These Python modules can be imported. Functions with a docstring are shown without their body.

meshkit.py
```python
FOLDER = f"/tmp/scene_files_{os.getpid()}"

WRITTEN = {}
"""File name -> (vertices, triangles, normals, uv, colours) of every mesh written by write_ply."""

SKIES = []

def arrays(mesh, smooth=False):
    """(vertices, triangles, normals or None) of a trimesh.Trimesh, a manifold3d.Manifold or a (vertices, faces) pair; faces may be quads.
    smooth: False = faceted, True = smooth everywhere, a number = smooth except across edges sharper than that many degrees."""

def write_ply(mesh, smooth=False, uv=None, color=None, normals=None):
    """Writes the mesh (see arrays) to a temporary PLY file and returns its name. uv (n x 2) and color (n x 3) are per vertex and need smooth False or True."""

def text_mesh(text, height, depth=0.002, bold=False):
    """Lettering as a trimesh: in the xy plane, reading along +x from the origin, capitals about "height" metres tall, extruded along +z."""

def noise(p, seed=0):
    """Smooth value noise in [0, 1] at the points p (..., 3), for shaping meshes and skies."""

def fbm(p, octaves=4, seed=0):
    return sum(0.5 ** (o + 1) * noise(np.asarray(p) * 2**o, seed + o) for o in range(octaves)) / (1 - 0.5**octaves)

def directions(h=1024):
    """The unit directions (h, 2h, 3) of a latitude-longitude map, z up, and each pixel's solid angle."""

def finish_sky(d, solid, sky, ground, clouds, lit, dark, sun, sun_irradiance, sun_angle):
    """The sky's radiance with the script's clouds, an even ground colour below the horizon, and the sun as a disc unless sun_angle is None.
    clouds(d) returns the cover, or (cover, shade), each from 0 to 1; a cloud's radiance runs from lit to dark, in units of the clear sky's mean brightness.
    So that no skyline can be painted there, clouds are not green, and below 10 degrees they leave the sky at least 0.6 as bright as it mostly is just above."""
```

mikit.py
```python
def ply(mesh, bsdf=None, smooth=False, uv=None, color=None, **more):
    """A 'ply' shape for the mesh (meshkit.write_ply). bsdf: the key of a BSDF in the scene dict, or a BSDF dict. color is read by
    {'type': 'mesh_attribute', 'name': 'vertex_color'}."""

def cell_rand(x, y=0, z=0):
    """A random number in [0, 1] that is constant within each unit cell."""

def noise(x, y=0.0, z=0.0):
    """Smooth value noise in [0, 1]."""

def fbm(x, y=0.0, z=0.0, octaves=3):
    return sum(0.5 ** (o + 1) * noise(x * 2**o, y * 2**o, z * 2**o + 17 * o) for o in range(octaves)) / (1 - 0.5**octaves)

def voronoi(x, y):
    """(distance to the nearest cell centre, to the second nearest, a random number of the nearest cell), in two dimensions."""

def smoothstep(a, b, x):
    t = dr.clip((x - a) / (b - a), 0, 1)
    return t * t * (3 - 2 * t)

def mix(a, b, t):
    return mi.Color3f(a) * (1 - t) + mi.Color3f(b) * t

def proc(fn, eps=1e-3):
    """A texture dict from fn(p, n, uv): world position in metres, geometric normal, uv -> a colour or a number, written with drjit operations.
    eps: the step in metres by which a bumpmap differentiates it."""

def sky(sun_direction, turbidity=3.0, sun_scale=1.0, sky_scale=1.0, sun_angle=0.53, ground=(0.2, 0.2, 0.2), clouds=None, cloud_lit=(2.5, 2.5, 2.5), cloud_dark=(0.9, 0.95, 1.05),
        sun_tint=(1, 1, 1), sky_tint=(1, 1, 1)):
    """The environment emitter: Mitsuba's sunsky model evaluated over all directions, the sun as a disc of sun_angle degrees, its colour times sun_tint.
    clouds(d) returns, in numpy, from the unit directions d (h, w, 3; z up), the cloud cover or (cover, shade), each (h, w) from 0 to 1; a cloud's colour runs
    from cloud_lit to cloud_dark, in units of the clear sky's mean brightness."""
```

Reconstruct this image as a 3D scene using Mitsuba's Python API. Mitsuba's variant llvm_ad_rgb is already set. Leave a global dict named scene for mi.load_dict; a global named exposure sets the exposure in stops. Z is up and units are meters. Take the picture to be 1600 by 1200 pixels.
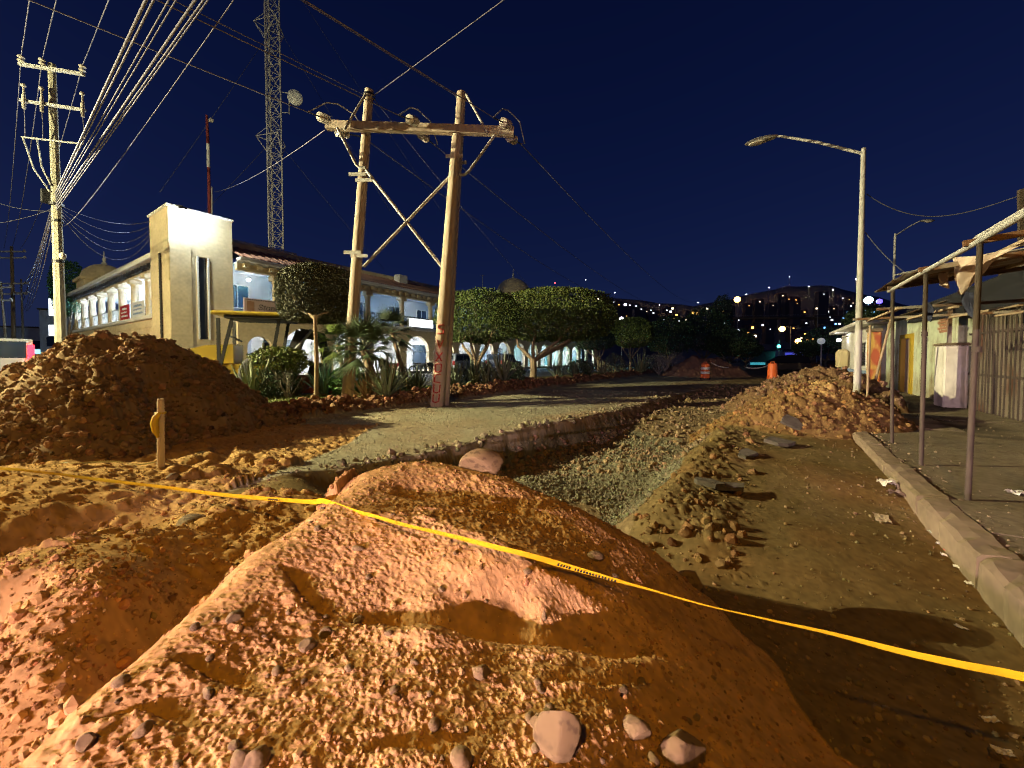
import math, random
import numpy as np
import trimesh
import mitsuba as mi
import drjit as dr
import mikit
import meshkit
from mikit import noise as pnoise, fbm as pfbm, smoothstep as pstep, mix as pmix, cell_rand
from scipy.spatial import cKDTree
from scipy.interpolate import RBFInterpolator

T = mi.ScalarTransform4f
rng = np.random.default_rng(7)
random.seed(7)
scene, labels = {}, {}

# ---------------------------------------------------------------- camera, sky, exposure
EYE, YAW, PITCH, FOC, CY = 1.3, math.radians(33.7), math.radians(1.7), 600.0, 578.0
CS, SN = math.cos(YAW), math.sin(YAW)
fwd = np.array([-SN * math.cos(PITCH), CS * math.cos(PITCH), -math.sin(PITCH)])
scene['camera'] = {'type': 'perspective', 'fov': 2 * math.degrees(math.atan(800 / FOC)), 'fov_axis': 'x',
                   'principal_point_offset_y': (600 - CY) / 1200, 'near_clip': 0.05, 'far_clip': 5000.0,
                   'to_world': T().look_at(origin=[0, 0, EYE], target=[float(v) for v in (np.array([0, 0, EYE]) + fwd)], up=[0, 0, 1])}
scene['sky'] = {**mikit.sky([-0.7, -0.75, 0.2], turbidity=3, sun_scale=0.0, sky_scale=1.0, sky_tint=(0.105, 0.145, 0.58), ground=(0.05, 0.05, 0.05)), 'sampling_weight': 0.6}
exposure = 0.0


def at(px, py, t):
    """A point t metres in front of the camera (measured level), found from its pixel in the photograph."""
    xn, yn = (px - 800) / FOC, (CY - py) / FOC
    f, u = math.cos(PITCH) + yn * math.sin(PITCH), yn * math.cos(PITCH) - math.sin(PITCH)
    X = xn / f * t
    return np.array([X * CS - t * SN, X * SN + t * CS, EYE + u / f * t])


def ground(px, py, z=0.0):
    yn = (CY - py) / FOC
    f, u = math.cos(PITCH) + yn * math.sin(PITCH), yn * math.cos(PITCH) - math.sin(PITCH)
    return at(px, py, (z - EYE) * f / u)


def cam2w(X, t):
    return X * CS - t * SN, X * SN + t * CS


def w2cam(x, y):
    return x * CS + y * SN, -x * SN + y * CS


# ---------------------------------------------------------------- bookkeeping
def numbered(key):
    if key not in scene and key not in labels:
        return key
    k = 1
    while f'{key}_{k:03d}' in scene or f'{key}_{k:03d}' in labels:
        k += 1
    return f'{key}_{k:03d}'


def thing(name, label=None, cat=None, group=None, kind=None):
    key = numbered(name)
    labels[key] = {}
    for k, v in (('label', label), ('category', cat), ('group', group), ('kind', kind)):
        if v:
            labels[key][k] = v
    return key


def put(key, mesh, mat, smooth=False, color=None, **more):
    if isinstance(mesh, (list, tuple)) and len(mesh) and isinstance(mesh[0], trimesh.Trimesh):
        mesh = cat(mesh)
    scene[key] = mikit.ply(mesh, mat, smooth=smooth, color=color, **more)
    return key


def part(parent, name, mesh, mat, smooth=False, color=None, label=None, kind=None, **more):
    key = numbered(parent + '__' + name)
    put(key, mesh, mat, smooth, color, **more)
    if label or kind:
        labels[key] = {k: v for k, v in (('label', label), ('kind', kind)) if v}
    return key


# ---------------------------------------------------------------- mesh helpers
def tm(v, f):
    f = np.asarray(f)
    if f.shape[1] == 4:
        f = np.vstack([f[:, [0, 1, 2]], f[:, [0, 2, 3]]])
    return trimesh.Trimesh(np.asarray(v, float), f, process=False)


def cat(ms):
    ms = [m for m in ms if m is not None]
    n, vs, fs = 0, [], []
    for m in ms:
        vs.append(np.asarray(m.vertices)); fs.append(np.asarray(m.faces) + n); n += len(vs[-1])
    return trimesh.Trimesh(np.vstack(vs), np.vstack(fs), process=False)


def moved(m, M=None, t=None, rz=0.0, s=None):
    v = np.array(m.vertices, float)
    if s is not None:
        v = v * np.asarray(s)
    if rz:
        c, k = math.cos(rz), math.sin(rz)
        v = np.stack([v[:, 0] * c - v[:, 1] * k, v[:, 0] * k + v[:, 1] * c, v[:, 2]], 1)
    if M is not None:
        v = v @ np.asarray(M).T
    if t is not None:
        v = v + np.asarray(t)
    return trimesh.Trimesh(v, np.array(m.faces), process=False)


BOXF = np.array([[0, 2, 3, 1], [4, 5, 7, 6], [0, 1, 5, 4], [2, 6, 7, 3], [0, 4, 6, 2], [1, 3, 7, 5]])


def box(x0, x1, y0, y1, z0, z1):
    v = np.array([[x, y, z] for z in (z0, z1) for y in (y0, y1) for x in (x0, x1)], float)
    return tm(v, BOXF)


def cbox(x0, x1, y0, y1, z0, z1, b=0.02):
    """A box with chamfered edges."""
    b = min(b, (x1 - x0) / 2.2, (y1 - y0) / 2.2, (z1 - z0) / 2.2)
    pts = []
    for x, sx in ((x0, 1), (x1, -1)):
        for y, sy in ((y0, 1), (y1, -1)):
            for z, sz in ((z0, 1), (z1, -1)):
                pts += [[x + sx * b, y + sy * b, z], [x + sx * b, y, z + sz * b], [x, y + sy * b, z + sz * b]]
    return trimesh.convex.convex_hull(np.array(pts))


def frame_of(d):
    d = np.asarray(d, float) / np.linalg.norm(d)
    a = np.cross(d, [0, 0, 1] if abs(d[2]) < 0.95 else [0, 1, 0])
    a /= np.linalg.norm(a)
    return a, np.cross(a, d) * -1, d


def tube(pts, r, n=8, caps=True):
    pts = np.asarray(pts, float)
    k = len(pts)
    r = np.broadcast_to(np.asarray(r, float), (k,))
    tan = np.gradient(pts, axis=0)
    tan /= np.linalg.norm(tan, axis=1, keepdims=True) + 1e-12
    a, b, _ = frame_of(tan[0])
    vs, ang = [], np.arange(n) * 2 * np.pi / n
    for i in range(k):
        a = a - tan[i] * (a @ tan[i]); a /= np.linalg.norm(a)
        b = np.cross(tan[i], a)
        vs.append(pts[i] + r[i] * (np.cos(ang)[:, None] * a + np.sin(ang)[:, None] * b))
    v = np.vstack(vs)
    f = []
    j = np.arange(n)
    for i in range(k - 1):
        o = i * n
        f.append(np.stack([o + j, o + (j + 1) % n, o + n + (j + 1) % n, o + n + j], 1))
    f = np.vstack(f)
    m = tm(v, f)
    if caps:
        c = np.vstack([v, pts[0], pts[-1]])
        e = np.vstack([m.faces, np.stack([(j + 1) % n, j, j * 0 + len(v)], 1), np.stack([(k - 1) * n + j, (k - 1) * n + (j + 1) % n, j * 0 + len(v) + 1], 1)])
        m = trimesh.Trimesh(c, e, process=False)
    return m


def bar(p0, p1, r, r2=None, n=8):
    return tube([p0, p1], [r, r if r2 is None else r2], n)


def beam(p0, p1, w, h, up=(0, 0, 1)):
    """A square-edged bar from p0 to p1, w wide and h high."""
    p0, p1 = np.asarray(p0, float), np.asarray(p1, float)
    d = (p1 - p0) / np.linalg.norm(p1 - p0)
    u = np.asarray(up, float) - d * (np.asarray(up, float) @ d)
    if np.linalg.norm(u) < 1e-3:
        u = np.array([1.0, 0, 0]) - d * d[0]
    u /= np.linalg.norm(u)
    s = np.cross(d, u)
    v = [p + s * a * w / 2 + u * b * h / 2 for b in (-1, 1) for p in (p0, p1) for a in (-1, 1)]
    v = np.array(v)
    m = tm(v, BOXF)
    m.fix_normals()
    return m


def lathe(profile, n=16, at_=(0, 0, 0)):
    p = np.asarray(profile, float)
    k, ang = len(p), np.arange(n) * 2 * np.pi / n
    v = np.stack([np.outer(p[:, 0], np.cos(ang)), np.outer(p[:, 0], np.sin(ang)), np.repeat(p[:, 1:2], n, 1)], -1).reshape(-1, 3) + np.asarray(at_)
    j = np.arange(n)
    f = np.vstack([np.stack([i * n + j, i * n + (j + 1) % n, (i + 1) * n + (j + 1) % n, (i + 1) * n + j], 1) for i in range(k - 1)])
    return tm(v, f)


def prism(poly, y0, y1):
    """A polygon in x, z carried along y."""
    from shapely.geometry import Polygon
    m = trimesh.creation.extrude_polygon(Polygon(poly), y1 - y0, engine='earcut')
    v = np.array(m.vertices)
    return trimesh.Trimesh(np.stack([v[:, 0], y1 - v[:, 2], v[:, 1]], 1), np.array(m.faces), process=False)


ICO1, ICO2, ICO0 = (trimesh.creation.icosphere(subdivisions=k) for k in (1, 2, 0))


def rock_shape(seed, sub=2, rough=0.25, flat=1.0, cut=0):
    r = np.random.default_rng(seed)
    b = trimesh.creation.icosphere(subdivisions=sub)
    v = np.array(b.vertices)
    n = meshkit.fbm(v * 1.3 + seed * 7.1, 3, seed) - 0.5
    v = v * (1 + rough * 1.6 * n)[:, None]
    for _ in range(cut):
        d = r.normal(size=3); d /= np.linalg.norm(d)
        h = r.uniform(0.55, 0.8)
        over = np.maximum(v @ d - h, 0)
        v = v - over[:, None] * d * 0.95
    v[:, 2] *= flat
    return trimesh.Trimesh(v, np.array(b.faces), process=False)


def rotations(n, r, tilt=np.pi):
    """n random rotation matrices."""
    q = r.normal(size=(n, 4)); q /= np.linalg.norm(q, axis=1, keepdims=True)
    w, x, y, z = q.T
    return np.stack([np.stack([1 - 2 * (y * y + z * z), 2 * (x * y - z * w), 2 * (x * z + y * w)], -1), np.stack([2 * (x * y + z * w), 1 - 2 * (x * x + z * z), 2 * (y * z - x * w)], -1), np.stack([2 * (x * z - y * w), 2 * (y * z + x * w), 1 - 2 * (x * x + y * y)], -1)], 1)


def scatter(shapes, pos, size, r, rot=None, squash=(0.6, 1.0)):
    """One mesh of many small pieces: shapes are chosen at random, turned, scaled and set at pos. Returns (mesh, piece number of each vertex)."""
    n = len(pos)
    R = rotations(n, r) if rot is None else rot
    S = size[:, None] * r.uniform(squash[0], squash[1], (n, 3))
    which = r.integers(0, len(shapes), n)
    vs, fs, ids, o = [], [], [], 0
    for k, sh in enumerate(shapes):
        i = np.nonzero(which == k)[0]
        if not len(i):
            continue
        v = np.asarray(sh.vertices)[None] * S[i][:, None, :]
        v = np.einsum('nij,nkj->nki', R[i], v) + pos[i][:, None, :]
        m = len(sh.vertices)
        vs.append(v.reshape(-1, 3)); ids.append(np.repeat(i, m))
        fs.append((np.asarray(sh.faces)[None] + (np.arange(len(i)) * m)[:, None, None]).reshape(-1, 3) + o)
        o += len(i) * m
    return trimesh.Trimesh(np.vstack(vs), np.vstack(fs), process=False), np.concatenate(ids)


# ---------------------------------------------------------------- materials
def diffuse(c):
    return {'type': 'twosided', 'bsdf': {'type': 'diffuse', 'reflectance': {'type': 'rgb', 'value': list(c)}}}


def rough(c, a=0.5, metal=0.0, spec=0.5):
    return {'type': 'twosided', 'bsdf': {'type': 'principled', 'base_color': {'type': 'rgb', 'value': list(c)}, 'roughness': a, 'metallic': metal, 'specular': spec}}


def tex(fn, a=0.8, bump=None, scale=0.01, eps=1e-3, metal=0.0):
    b = {'type': 'principled', 'base_color': mikit.proc(fn), 'roughness': a, 'metallic': metal, 'specular': 0.3}
    if bump is not None:
        b = {'type': 'bumpmap', 'arbitrary': mikit.proc(bump, eps), 'scale': scale, 'bsdf': b}
    return {'type': 'twosided', 'bsdf': b}


VCOL = {'type': 'mesh_attribute', 'name': 'vertex_color'}
scene['earth'] = {'type': 'twosided', 'bsdf': {'type': 'diffuse', 'reflectance': VCOL}}
scene['painted'] = {'type': 'twosided', 'bsdf': {'type': 'principled', 'base_color': VCOL, 'roughness': 0.55, 'specular': 0.4}}


def wood_fn(p, n, uv):
    g = pfbm(p.x * 22 + pnoise(p.z * 0.7) * 2, p.y * 22, p.z * 0.9, 4)
    d = pfbm(p.x * 3, p.y * 3, p.z * 1.2 + 5, 3)
    return pmix([0.30, 0.21, 0.125], [0.46, 0.36, 0.25], g) * (0.7 + 0.5 * d)


scene['old_wood'] = tex(wood_fn, 0.85)
scene['pole_wood'] = tex(lambda p, n, uv: pmix([.36, .28, .21], [.57, .47, .38], pfbm(p.x * 24 + pnoise(p.z * .7) * 2, p.y * 24, p.z * .8, 4)) * (.72 + .5 * pfbm(p.x * 3, p.y * 3, p.z * 1.1 + 5, 3)), 0.85)
scene['mast_steel'] = diffuse([.62, .60, .60])


def plaster_fn(base, dirt, amount=0.5, rise=0.7, freq=1.0):
    def fn(p, n, uv):
        a = pfbm(p.x * 1.1 * freq, p.y * 1.1 * freq, p.z * 1.3 * freq, 4)
        s = pfbm(p.x * 5 * freq, p.y * 5 * freq, p.z * 0.6 * freq + 3, 3)
        low = pstep(rise, 0.0, p.z - 0.5 * s)
        k = dr.clip(amount * pstep(0.45, 0.8, 0.6 * a + 0.4 * s) + 0.6 * low, 0, 1)
        return pmix(base, dirt, k) * (0.86 + 0.28 * pfbm(p.x * 9, p.y * 9, p.z * 9, 2))
    return fn


scene['cream_plaster'] = tex(plaster_fn([0.62, 0.50, 0.30], [0.40, 0.31, 0.19], 0.45, 0.8), 0.85)
scene['white_plaster'] = tex(plaster_fn([0.68, 0.66, 0.60], [0.42, 0.38, 0.32], 0.4, 0.5), 0.85)
scene['mint_plaster'] = tex(plaster_fn([0.50, 0.56, 0.40], [0.26, 0.22, 0.13], 1.0, 0.9, 1.5), 0.9)


def concrete_fn(p, n, uv):
    a = pfbm(p.x * 2.2, p.y * 2.2, p.z * 2.2, 4)
    b = pfbm(p.x * 17, p.y * 17, p.z * 17, 2)
    return pmix([0.125, 0.095, 0.06], [0.225, 0.175, 0.115], a) * (0.75 + 0.5 * b)


scene['concrete'] = tex(concrete_fn, 0.9)


def rust_fn(p, n, uv):
    a = pfbm(p.x * 6, p.y * 6, p.z * 3, 4)
    b = pfbm(p.x * 1.3 + 9, p.y * 1.3, p.z * 0.8, 3)
    return pmix(pmix([0.33, 0.30, 0.26], [0.19, 0.10, 0.055], pstep(0.38, 0.62, a)), [0.10, 0.055, 0.035], pstep(0.5, 0.72, b))


scene['rusty_sheet'] = tex(rust_fn, 0.7)
scene['dark_rust'] = tex(lambda p, n, uv: pmix([.045, .037, .03], [.10, .075, .058], pfbm(p.x * 7, p.y * 7, p.z * 5, 4)), .8)
scene['dark_sheet'] = tex(lambda p, n, uv: pmix(pmix([.10, .085, .065], [.17, .14, .10], pfbm(p.x * 5, p.y * 5, p.z * 2, 3)), [.09, .045, .03], pstep(.45, .65, pfbm(p.x * 1.5 + 3, p.y * 1.5, p.z * 1.1, 3))), .8)
scene['galvanised'] = rough([0.46, 0.45, 0.43], 0.6, 0.0)
scene['steel'] = rough([0.30, 0.30, 0.31], 0.5, 0.1)
scene['dark_metal'] = rough([0.03, 0.03, 0.035], 0.5)
scene['black'] = rough([0.02, 0.02, 0.022], 0.7)
scene['ceramic'] = rough([0.55, 0.50, 0.44], 0.35)
scene['cable'] = diffuse([0.24, 0.23, 0.28])
scene['cable_dark'] = rough([0.10, 0.10, 0.11], 0.6)
scene['terracotta'] = tex(lambda p, n, uv: pmix([0.30, 0.14, 0.08], [0.45, 0.25, 0.15], pfbm(p.x * 3, p.y * 3, p.z * 3, 3)), 0.85)
scene['white_paint'] = rough([0.75, 0.75, 0.74], 0.5)
scene['yellow_paint'] = rough([0.42, 0.29, 0.03], 0.4)
scene['yellow_plastic'] = {'type': 'twosided', 'bsdf': {'type': 'principled', 'base_color': {'type': 'rgb', 'value': [0.58, 0.38, 0.012]}, 'roughness': 0.35, 'specular': 0.5}}
scene['orange_plastic'] = rough([0.75, 0.14, 0.03], 0.45)
scene['mast_red'] = rough([0.20, 0.035, 0.035], 0.7)
scene['red_paint'] = rough([0.42, 0.03, 0.03], 0.6)
scene['glass'] = rough([0.03, 0.045, 0.07], 0.08, 0.0, 0.8)
scene['blue_wall'] = rough([0.25, 0.33, 0.50], 0.8)
scene['interior_wall'] = rough([0.50, 0.55, 0.62], 0.85)
scene['leaf'] = {'type': 'twosided', 'bsdf': {'type': 'principled', 'base_color': VCOL, 'roughness': 0.55, 'specular': 0.35}}
scene['bark'] = tex(lambda p, n, uv: pmix([0.16, 0.11, 0.07], [0.33, 0.25, 0.17], pfbm(p.x * 18, p.y * 18, p.z * 5, 3)), 0.9)
scene['cloth_pale'] = tex(lambda p, n, uv: pmix([0.56, 0.43, 0.34], [0.70, 0.56, 0.46], pfbm(p.x * 4, p.y * 4, p.z * 4, 3)), 0.95)
scene['cloth_dark'] = rough([0.035, 0.04, 0.075], 0.95)


def lamp(color, power):
    return {'type': 'area', 'radiance': {'type': 'rgb', 'value': [float(c) * power for c in color]}}

GRID_A, GRID_N, GRID_R, DENS = 280.0, 300.0, 135.0, 0.95
HEADLIGHT, SODIUM, LEFTLAMP, REFLECTOR = 190.0, 1550.0, 9500.0, 3500.0
HAZE = 0.0012

# ---------------------------------------------------------------- terrain
def fb(x, y, f, o=4, seed=0):
    return meshkit.fbm(np.stack([x * f, y * f, np.full_like(x, seed * 3.7)], -1), o, seed) - 0.5


def sm(a, b, x):
    t = np.clip((x - a) / (b - a), 0, 1)
    return t * t * (3 - 2 * t)


def bumps(x, y, n_per_m2, rad, seed, box_):
    """Half-buried round lumps: height of the nearest ones over the surface."""
    r = np.random.default_rng(seed)
    x0, x1, y0, y1 = box_
    n = int((x1 - x0) * (y1 - y0) * n_per_m2)
    c = np.stack([r.uniform(x0, x1, n), r.uniform(y0, y1, n)], 1)
    rr = rad * r.uniform(0.45, 1.25, n) ** 1.3
    out = np.zeros_like(x)
    ins = (x > x0) & (x < x1) & (y > y0) & (y < y1)
    if not ins.any():
        return out
    p = np.stack([x[ins], y[ins]], 1)
    p = p + rad * 0.7 * np.stack([fb(p[:, 0], p[:, 1], 0.9 / rad, 2, seed), fb(p[:, 0], p[:, 1], 0.9 / rad, 2, seed + 1)], 1)
    d, i = cKDTree(c).query(p, k=2)
    h = (rr[i] * np.sqrt(np.maximum(1 - (d / rr[i]) ** 2, 0))).max(1)
    out[ins] = h
    return out


X_LEFT = lambda y: np.interp(y, [2, 4.4, 8.8, 17, 24], [-4.3, -4.1, -3.3, -2.6, -2.2])
X_RIGHT = lambda y: np.interp(y, [2, 3.4, 6.2, 9, 12, 18], [-0.75, -0.72, -0.7, -0.54, -0.2, 0.2])

# heaps of dug soil: lines of (x, y, z) along the crest and the slope of the sides
def cone_heap(x, y, crest, slope, seed, wob=0.25):
    p = np.array(crest, float)
    q = np.vstack([np.linspace(p[i], p[i + 1], 7)[:-1] for i in range(len(p) - 1)] + [p[-1:]]) if len(p) > 1 else p
    wx, wy = x + wob * fb(x, y, 1.1, 3, seed), y + wob * fb(x, y, 1.1, 3, seed + 5)
    h = np.full_like(x, -9.0)
    for cx, cy, cz in q:
        d = np.hypot(wx - cx, wy - cy)
        h = np.maximum(h, cz - slope * (np.sqrt(d * d + 0.12) - 0.30))
    return h


MOUND_L = [(*cam2w(X, t), z) for X, t, z in ((-10.4, 7.6, 0.45), (-9.6, 7.4, 0.85), (-8.9, 7.3, 1.22), (-7.9, 7.25, 1.60), (-7.2, 7.2, 1.68), (-6.75, 7.2, 1.64))]
MOUND_L2 = [(*cam2w(X, t), z) for X, t, z in ((-5.9, 7.2, 0.70), (-5.2, 7.4, 0.38), (-4.4, 7.6, 0.12))]
SPUR = [(*cam2w(X, t), z) for X, t, z in ((-7.5, 7.1, 1.52), (-6.45, 6.1, 1.1), (-5.9, 5.6, 0.65))]
PILE_A = [(0.6, 9.2, 0.66), (0.8, 9.6, 0.80), (1.05, 9.9, 0.66)]
PILE_A2 = [(-0.1, 8.9, 0.26), (0.3, 8.3, 0.20), (1.2, 9.0, 0.34)]
PILE_B = [(0.75, 13.4, 0.85), (1.2, 13.4, 1.0), (1.6, 13.0, 0.9)]
PILE_C = [(-4.4, 31.0, 1.35), (-3.2, 32.0, 1.2)]

# the near spoil: (pixel x, pixel y in the photograph, height) measured from the photograph, turned into metres once
NEAR = [(530, 752, .55), (580, 735, .58), (620, 724, .60), (680, 722, .60), (740, 731, .60), (800, 743, .575), (870, 777, .50), (940, 817, .42), (990, 837, .35), (1030, 862, .25),
        (1130, 950, .13), (1150, 990, -.08), (1250, 1095, -.1), (1400, 1190, -.1), (1320, 1130, -.1),
        (0, 738, .12), (100, 742, .10), (250, 762, .08), (400, 762, .06), (480, 748, .05), (60, 790, .10), (180, 812, .17), (232, 826, .13), (330, 795, .14), (300, 815, .12), (420, 800, .10),
        (100, 858, -.17), (200, 866, -.20), (30, 872, -.15), (270, 860, -.14), (380, 835, .0),
        (0, 905, .33), (60, 895, .35), (125, 905, .38), (195, 905, .36), (235, 895, .28), (130, 955, .38), (125, 1010, .36), (75, 1075, .33), (40, 1140, .32), (0, 960, .27), (-60, 930, .28),
        (10, 1040, .0), (-30, 1060, .0),
        (330, 900, .0), (415, 848, .05), (270, 960, .03), (215, 1012, .05), (140, 1075, .08), (80, 1130, .10),
        (520, 778, .52), (445, 846, .42), (385, 880, .40), (300, 962, .38), (205, 1040, .38), (105, 1115, .37), (45, 1175, .36), (20, 1240, .33),
        (500, 900, .45), (600, 850, .50), (700, 820, .535), (700, 950, .42), (800, 872, .495), (900, 925, .39), (970, 958, .31),
        (400, 1000, .40), (300, 1100, .37), (500, 1080, .38), (600, 1000, .39), (650, 968, .405),
        (800, 985, .30), (900, 995, .265), (1000, 1000, .235), (560, 1012, .385), (700, 1028, .385), (850, 1048, .37), (950, 1062, .35), (1060, 1050, .28), (620, 985, .345), (720, 988, .312),
        (800, 1110, .345), (600, 1130, .365), (900, 1180, .335), (1050, 1150, .26), (1150, 1080, .10), (1200, 1150, .04), (1100, 1020, .15), (300, 1230, .35), (700, 1230, .345), (1000, 1240, .28),
        (1000, 900, .30), (1060, 955, .20), (1100, 965, .14), (1290, 1195, -.06), (700, 772, .545), (640, 770, .55), (745, 792, .51), (800, 815, .462), (860, 842, .425), (930, 880, .365), (650, 850, .50), (750, 890, .475), (850, 930, .415)]


def base_height(x, y):
    z = np.zeros_like(x)
    z = z - 0.12 * (1 - sm(2.0, 6.5, y)) * sm(-1.2, 0.0, x)
    xl, xr = X_LEFT(y) + 0.16 * fb(x, y, 1.3, 3, 3) + 0.16 * fb(x, y, 5, 3, 9), X_RIGHT(y) + 0.35 * fb(x, y, 0.9, 3, 4)
    inside = sm(0.0, 0.32, x - xl) * sm(0.0, 0.75, xr - x)
    depth = np.interp(y, [1.0, 5, 7.5, 9.5, 13, 18, 22], [0.50, 0.55, 0.50, 0.26, 0.20, 0.10, 0.0])
    inside = inside * sm(1.7, 2.9, y)
    return z - inside * depth, inside


_c = np.array([ground(a, b, c) for a, b, c in NEAR])
_extra = [(*cam2w(X, t), z) for X, t, z in ((-1.5, 3.0, .08), (-.5, 3.25, -.15), (.2, 3.1, -.35), (.9, 2.75, -.35), (-2.6, 3.2, .06), (-1.0, 2.8, .12), (-.6, .6, .34), (0, .5, .34), (.5, .45, .32), (1.0, .4, .28), (.3, .0, .28), (-.5, 0, .28), (1.2, -.1, .22))]
for _a, _b, _h in ((480, 812, .47), (445, 846, .42), (385, 880, .40), (340, 920, .39), (300, 962, .38), (250, 1003, .38), (205, 1040, .38), (155, 1080, .375), (105, 1115, .37), (45, 1175, .36), (0, 1210, .35)):
    _X, _t = w2cam(*ground(_a, _b, _h)[:2])                    # the steep left side of the heap above the gully
    _extra += [(*cam2w(_X - .05, _t), _h - .02), (*cam2w(_X - .15, _t + .05), -.12), (*cam2w(_X - .26, _t + .08), -.18)]
_c = np.vstack([_c, np.array(_extra)])
_ring = np.array([cam2w(X, t) for X, t in ((-6, 4.6), (-5, 4.7), (-4, 4.6), (-3, 4.4), (-2, 4.2), (-1, 4.1), (0, 4.0), (1, 3.6), (1.6, 3.0), (1.8, 2.4), (2.0, 1.8), (2.1, 1.2), (2.0, .5), (-6.4, 3.6), (-6, 2.5), (-5, 1.4), (-3.4, .5), (1, -.8), (-1, -1.4), (-3, -1.2))])
_zb = base_height(_c[:, 0], _c[:, 1])[0]
_rbf = RBFInterpolator(np.vstack([_c[:, :2], _ring]), np.concatenate([_c[:, 2] - _zb, np.zeros(len(_ring))]), kernel='linear', smoothing=0.008)
from scipy.ndimage import gaussian_filter, map_coordinates
_g0, _gs, _gn = np.array([-8.0, -5.0]), 0.04, np.array([270, 260])
_gx, _gy = np.meshgrid(_g0[0] + _gs * np.arange(_gn[0]), _g0[1] + _gs * np.arange(_gn[1]), indexing='ij')
_grid = gaussian_filter(_rbf(np.stack([_gx.ravel(), _gy.ravel()], 1)).reshape(_gx.shape), 1.15)


RILLS = [([ground(a, b, c)[:2] for a, b, c in l], dp, w) for l, dp, w in (
    ([(530, 978, .36), (640, 1000, .35), (740, 1008, .33), (860, 1022, .30), (960, 1035, .28), (1070, 1035, .2)], .055, .055),
    ([(830, 1058, .36), (930, 1072, .34), (1050, 1060, .27)], .032, .03), ([(550, 1175, .36), (640, 1165, .36), (730, 1180, .35)], .03, .035),
    ([(650, 800, .53), (760, 840, .49), (860, 890, .44), (980, 945, .33)], .035, .05), ([(430, 905, .43), (480, 935, .42), (530, 985, .38)], .03, .04),
    ([(250, 1050, .37), (330, 1060, .38), (420, 1075, .38)], .024, .03), ([(590, 772, .56), (700, 790, .53), (800, 805, .47), (880, 832, .42)], .04, .06), ([(120, 1150, .36), (220, 1120, .37), (330, 1130, .37)], .02, .03))]


def near_dig(x, y):
    return map_coordinates(_grid, [(x - _g0[0]) / _gs, (y - _g0[1]) / _gs], order=3, mode='nearest')


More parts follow.
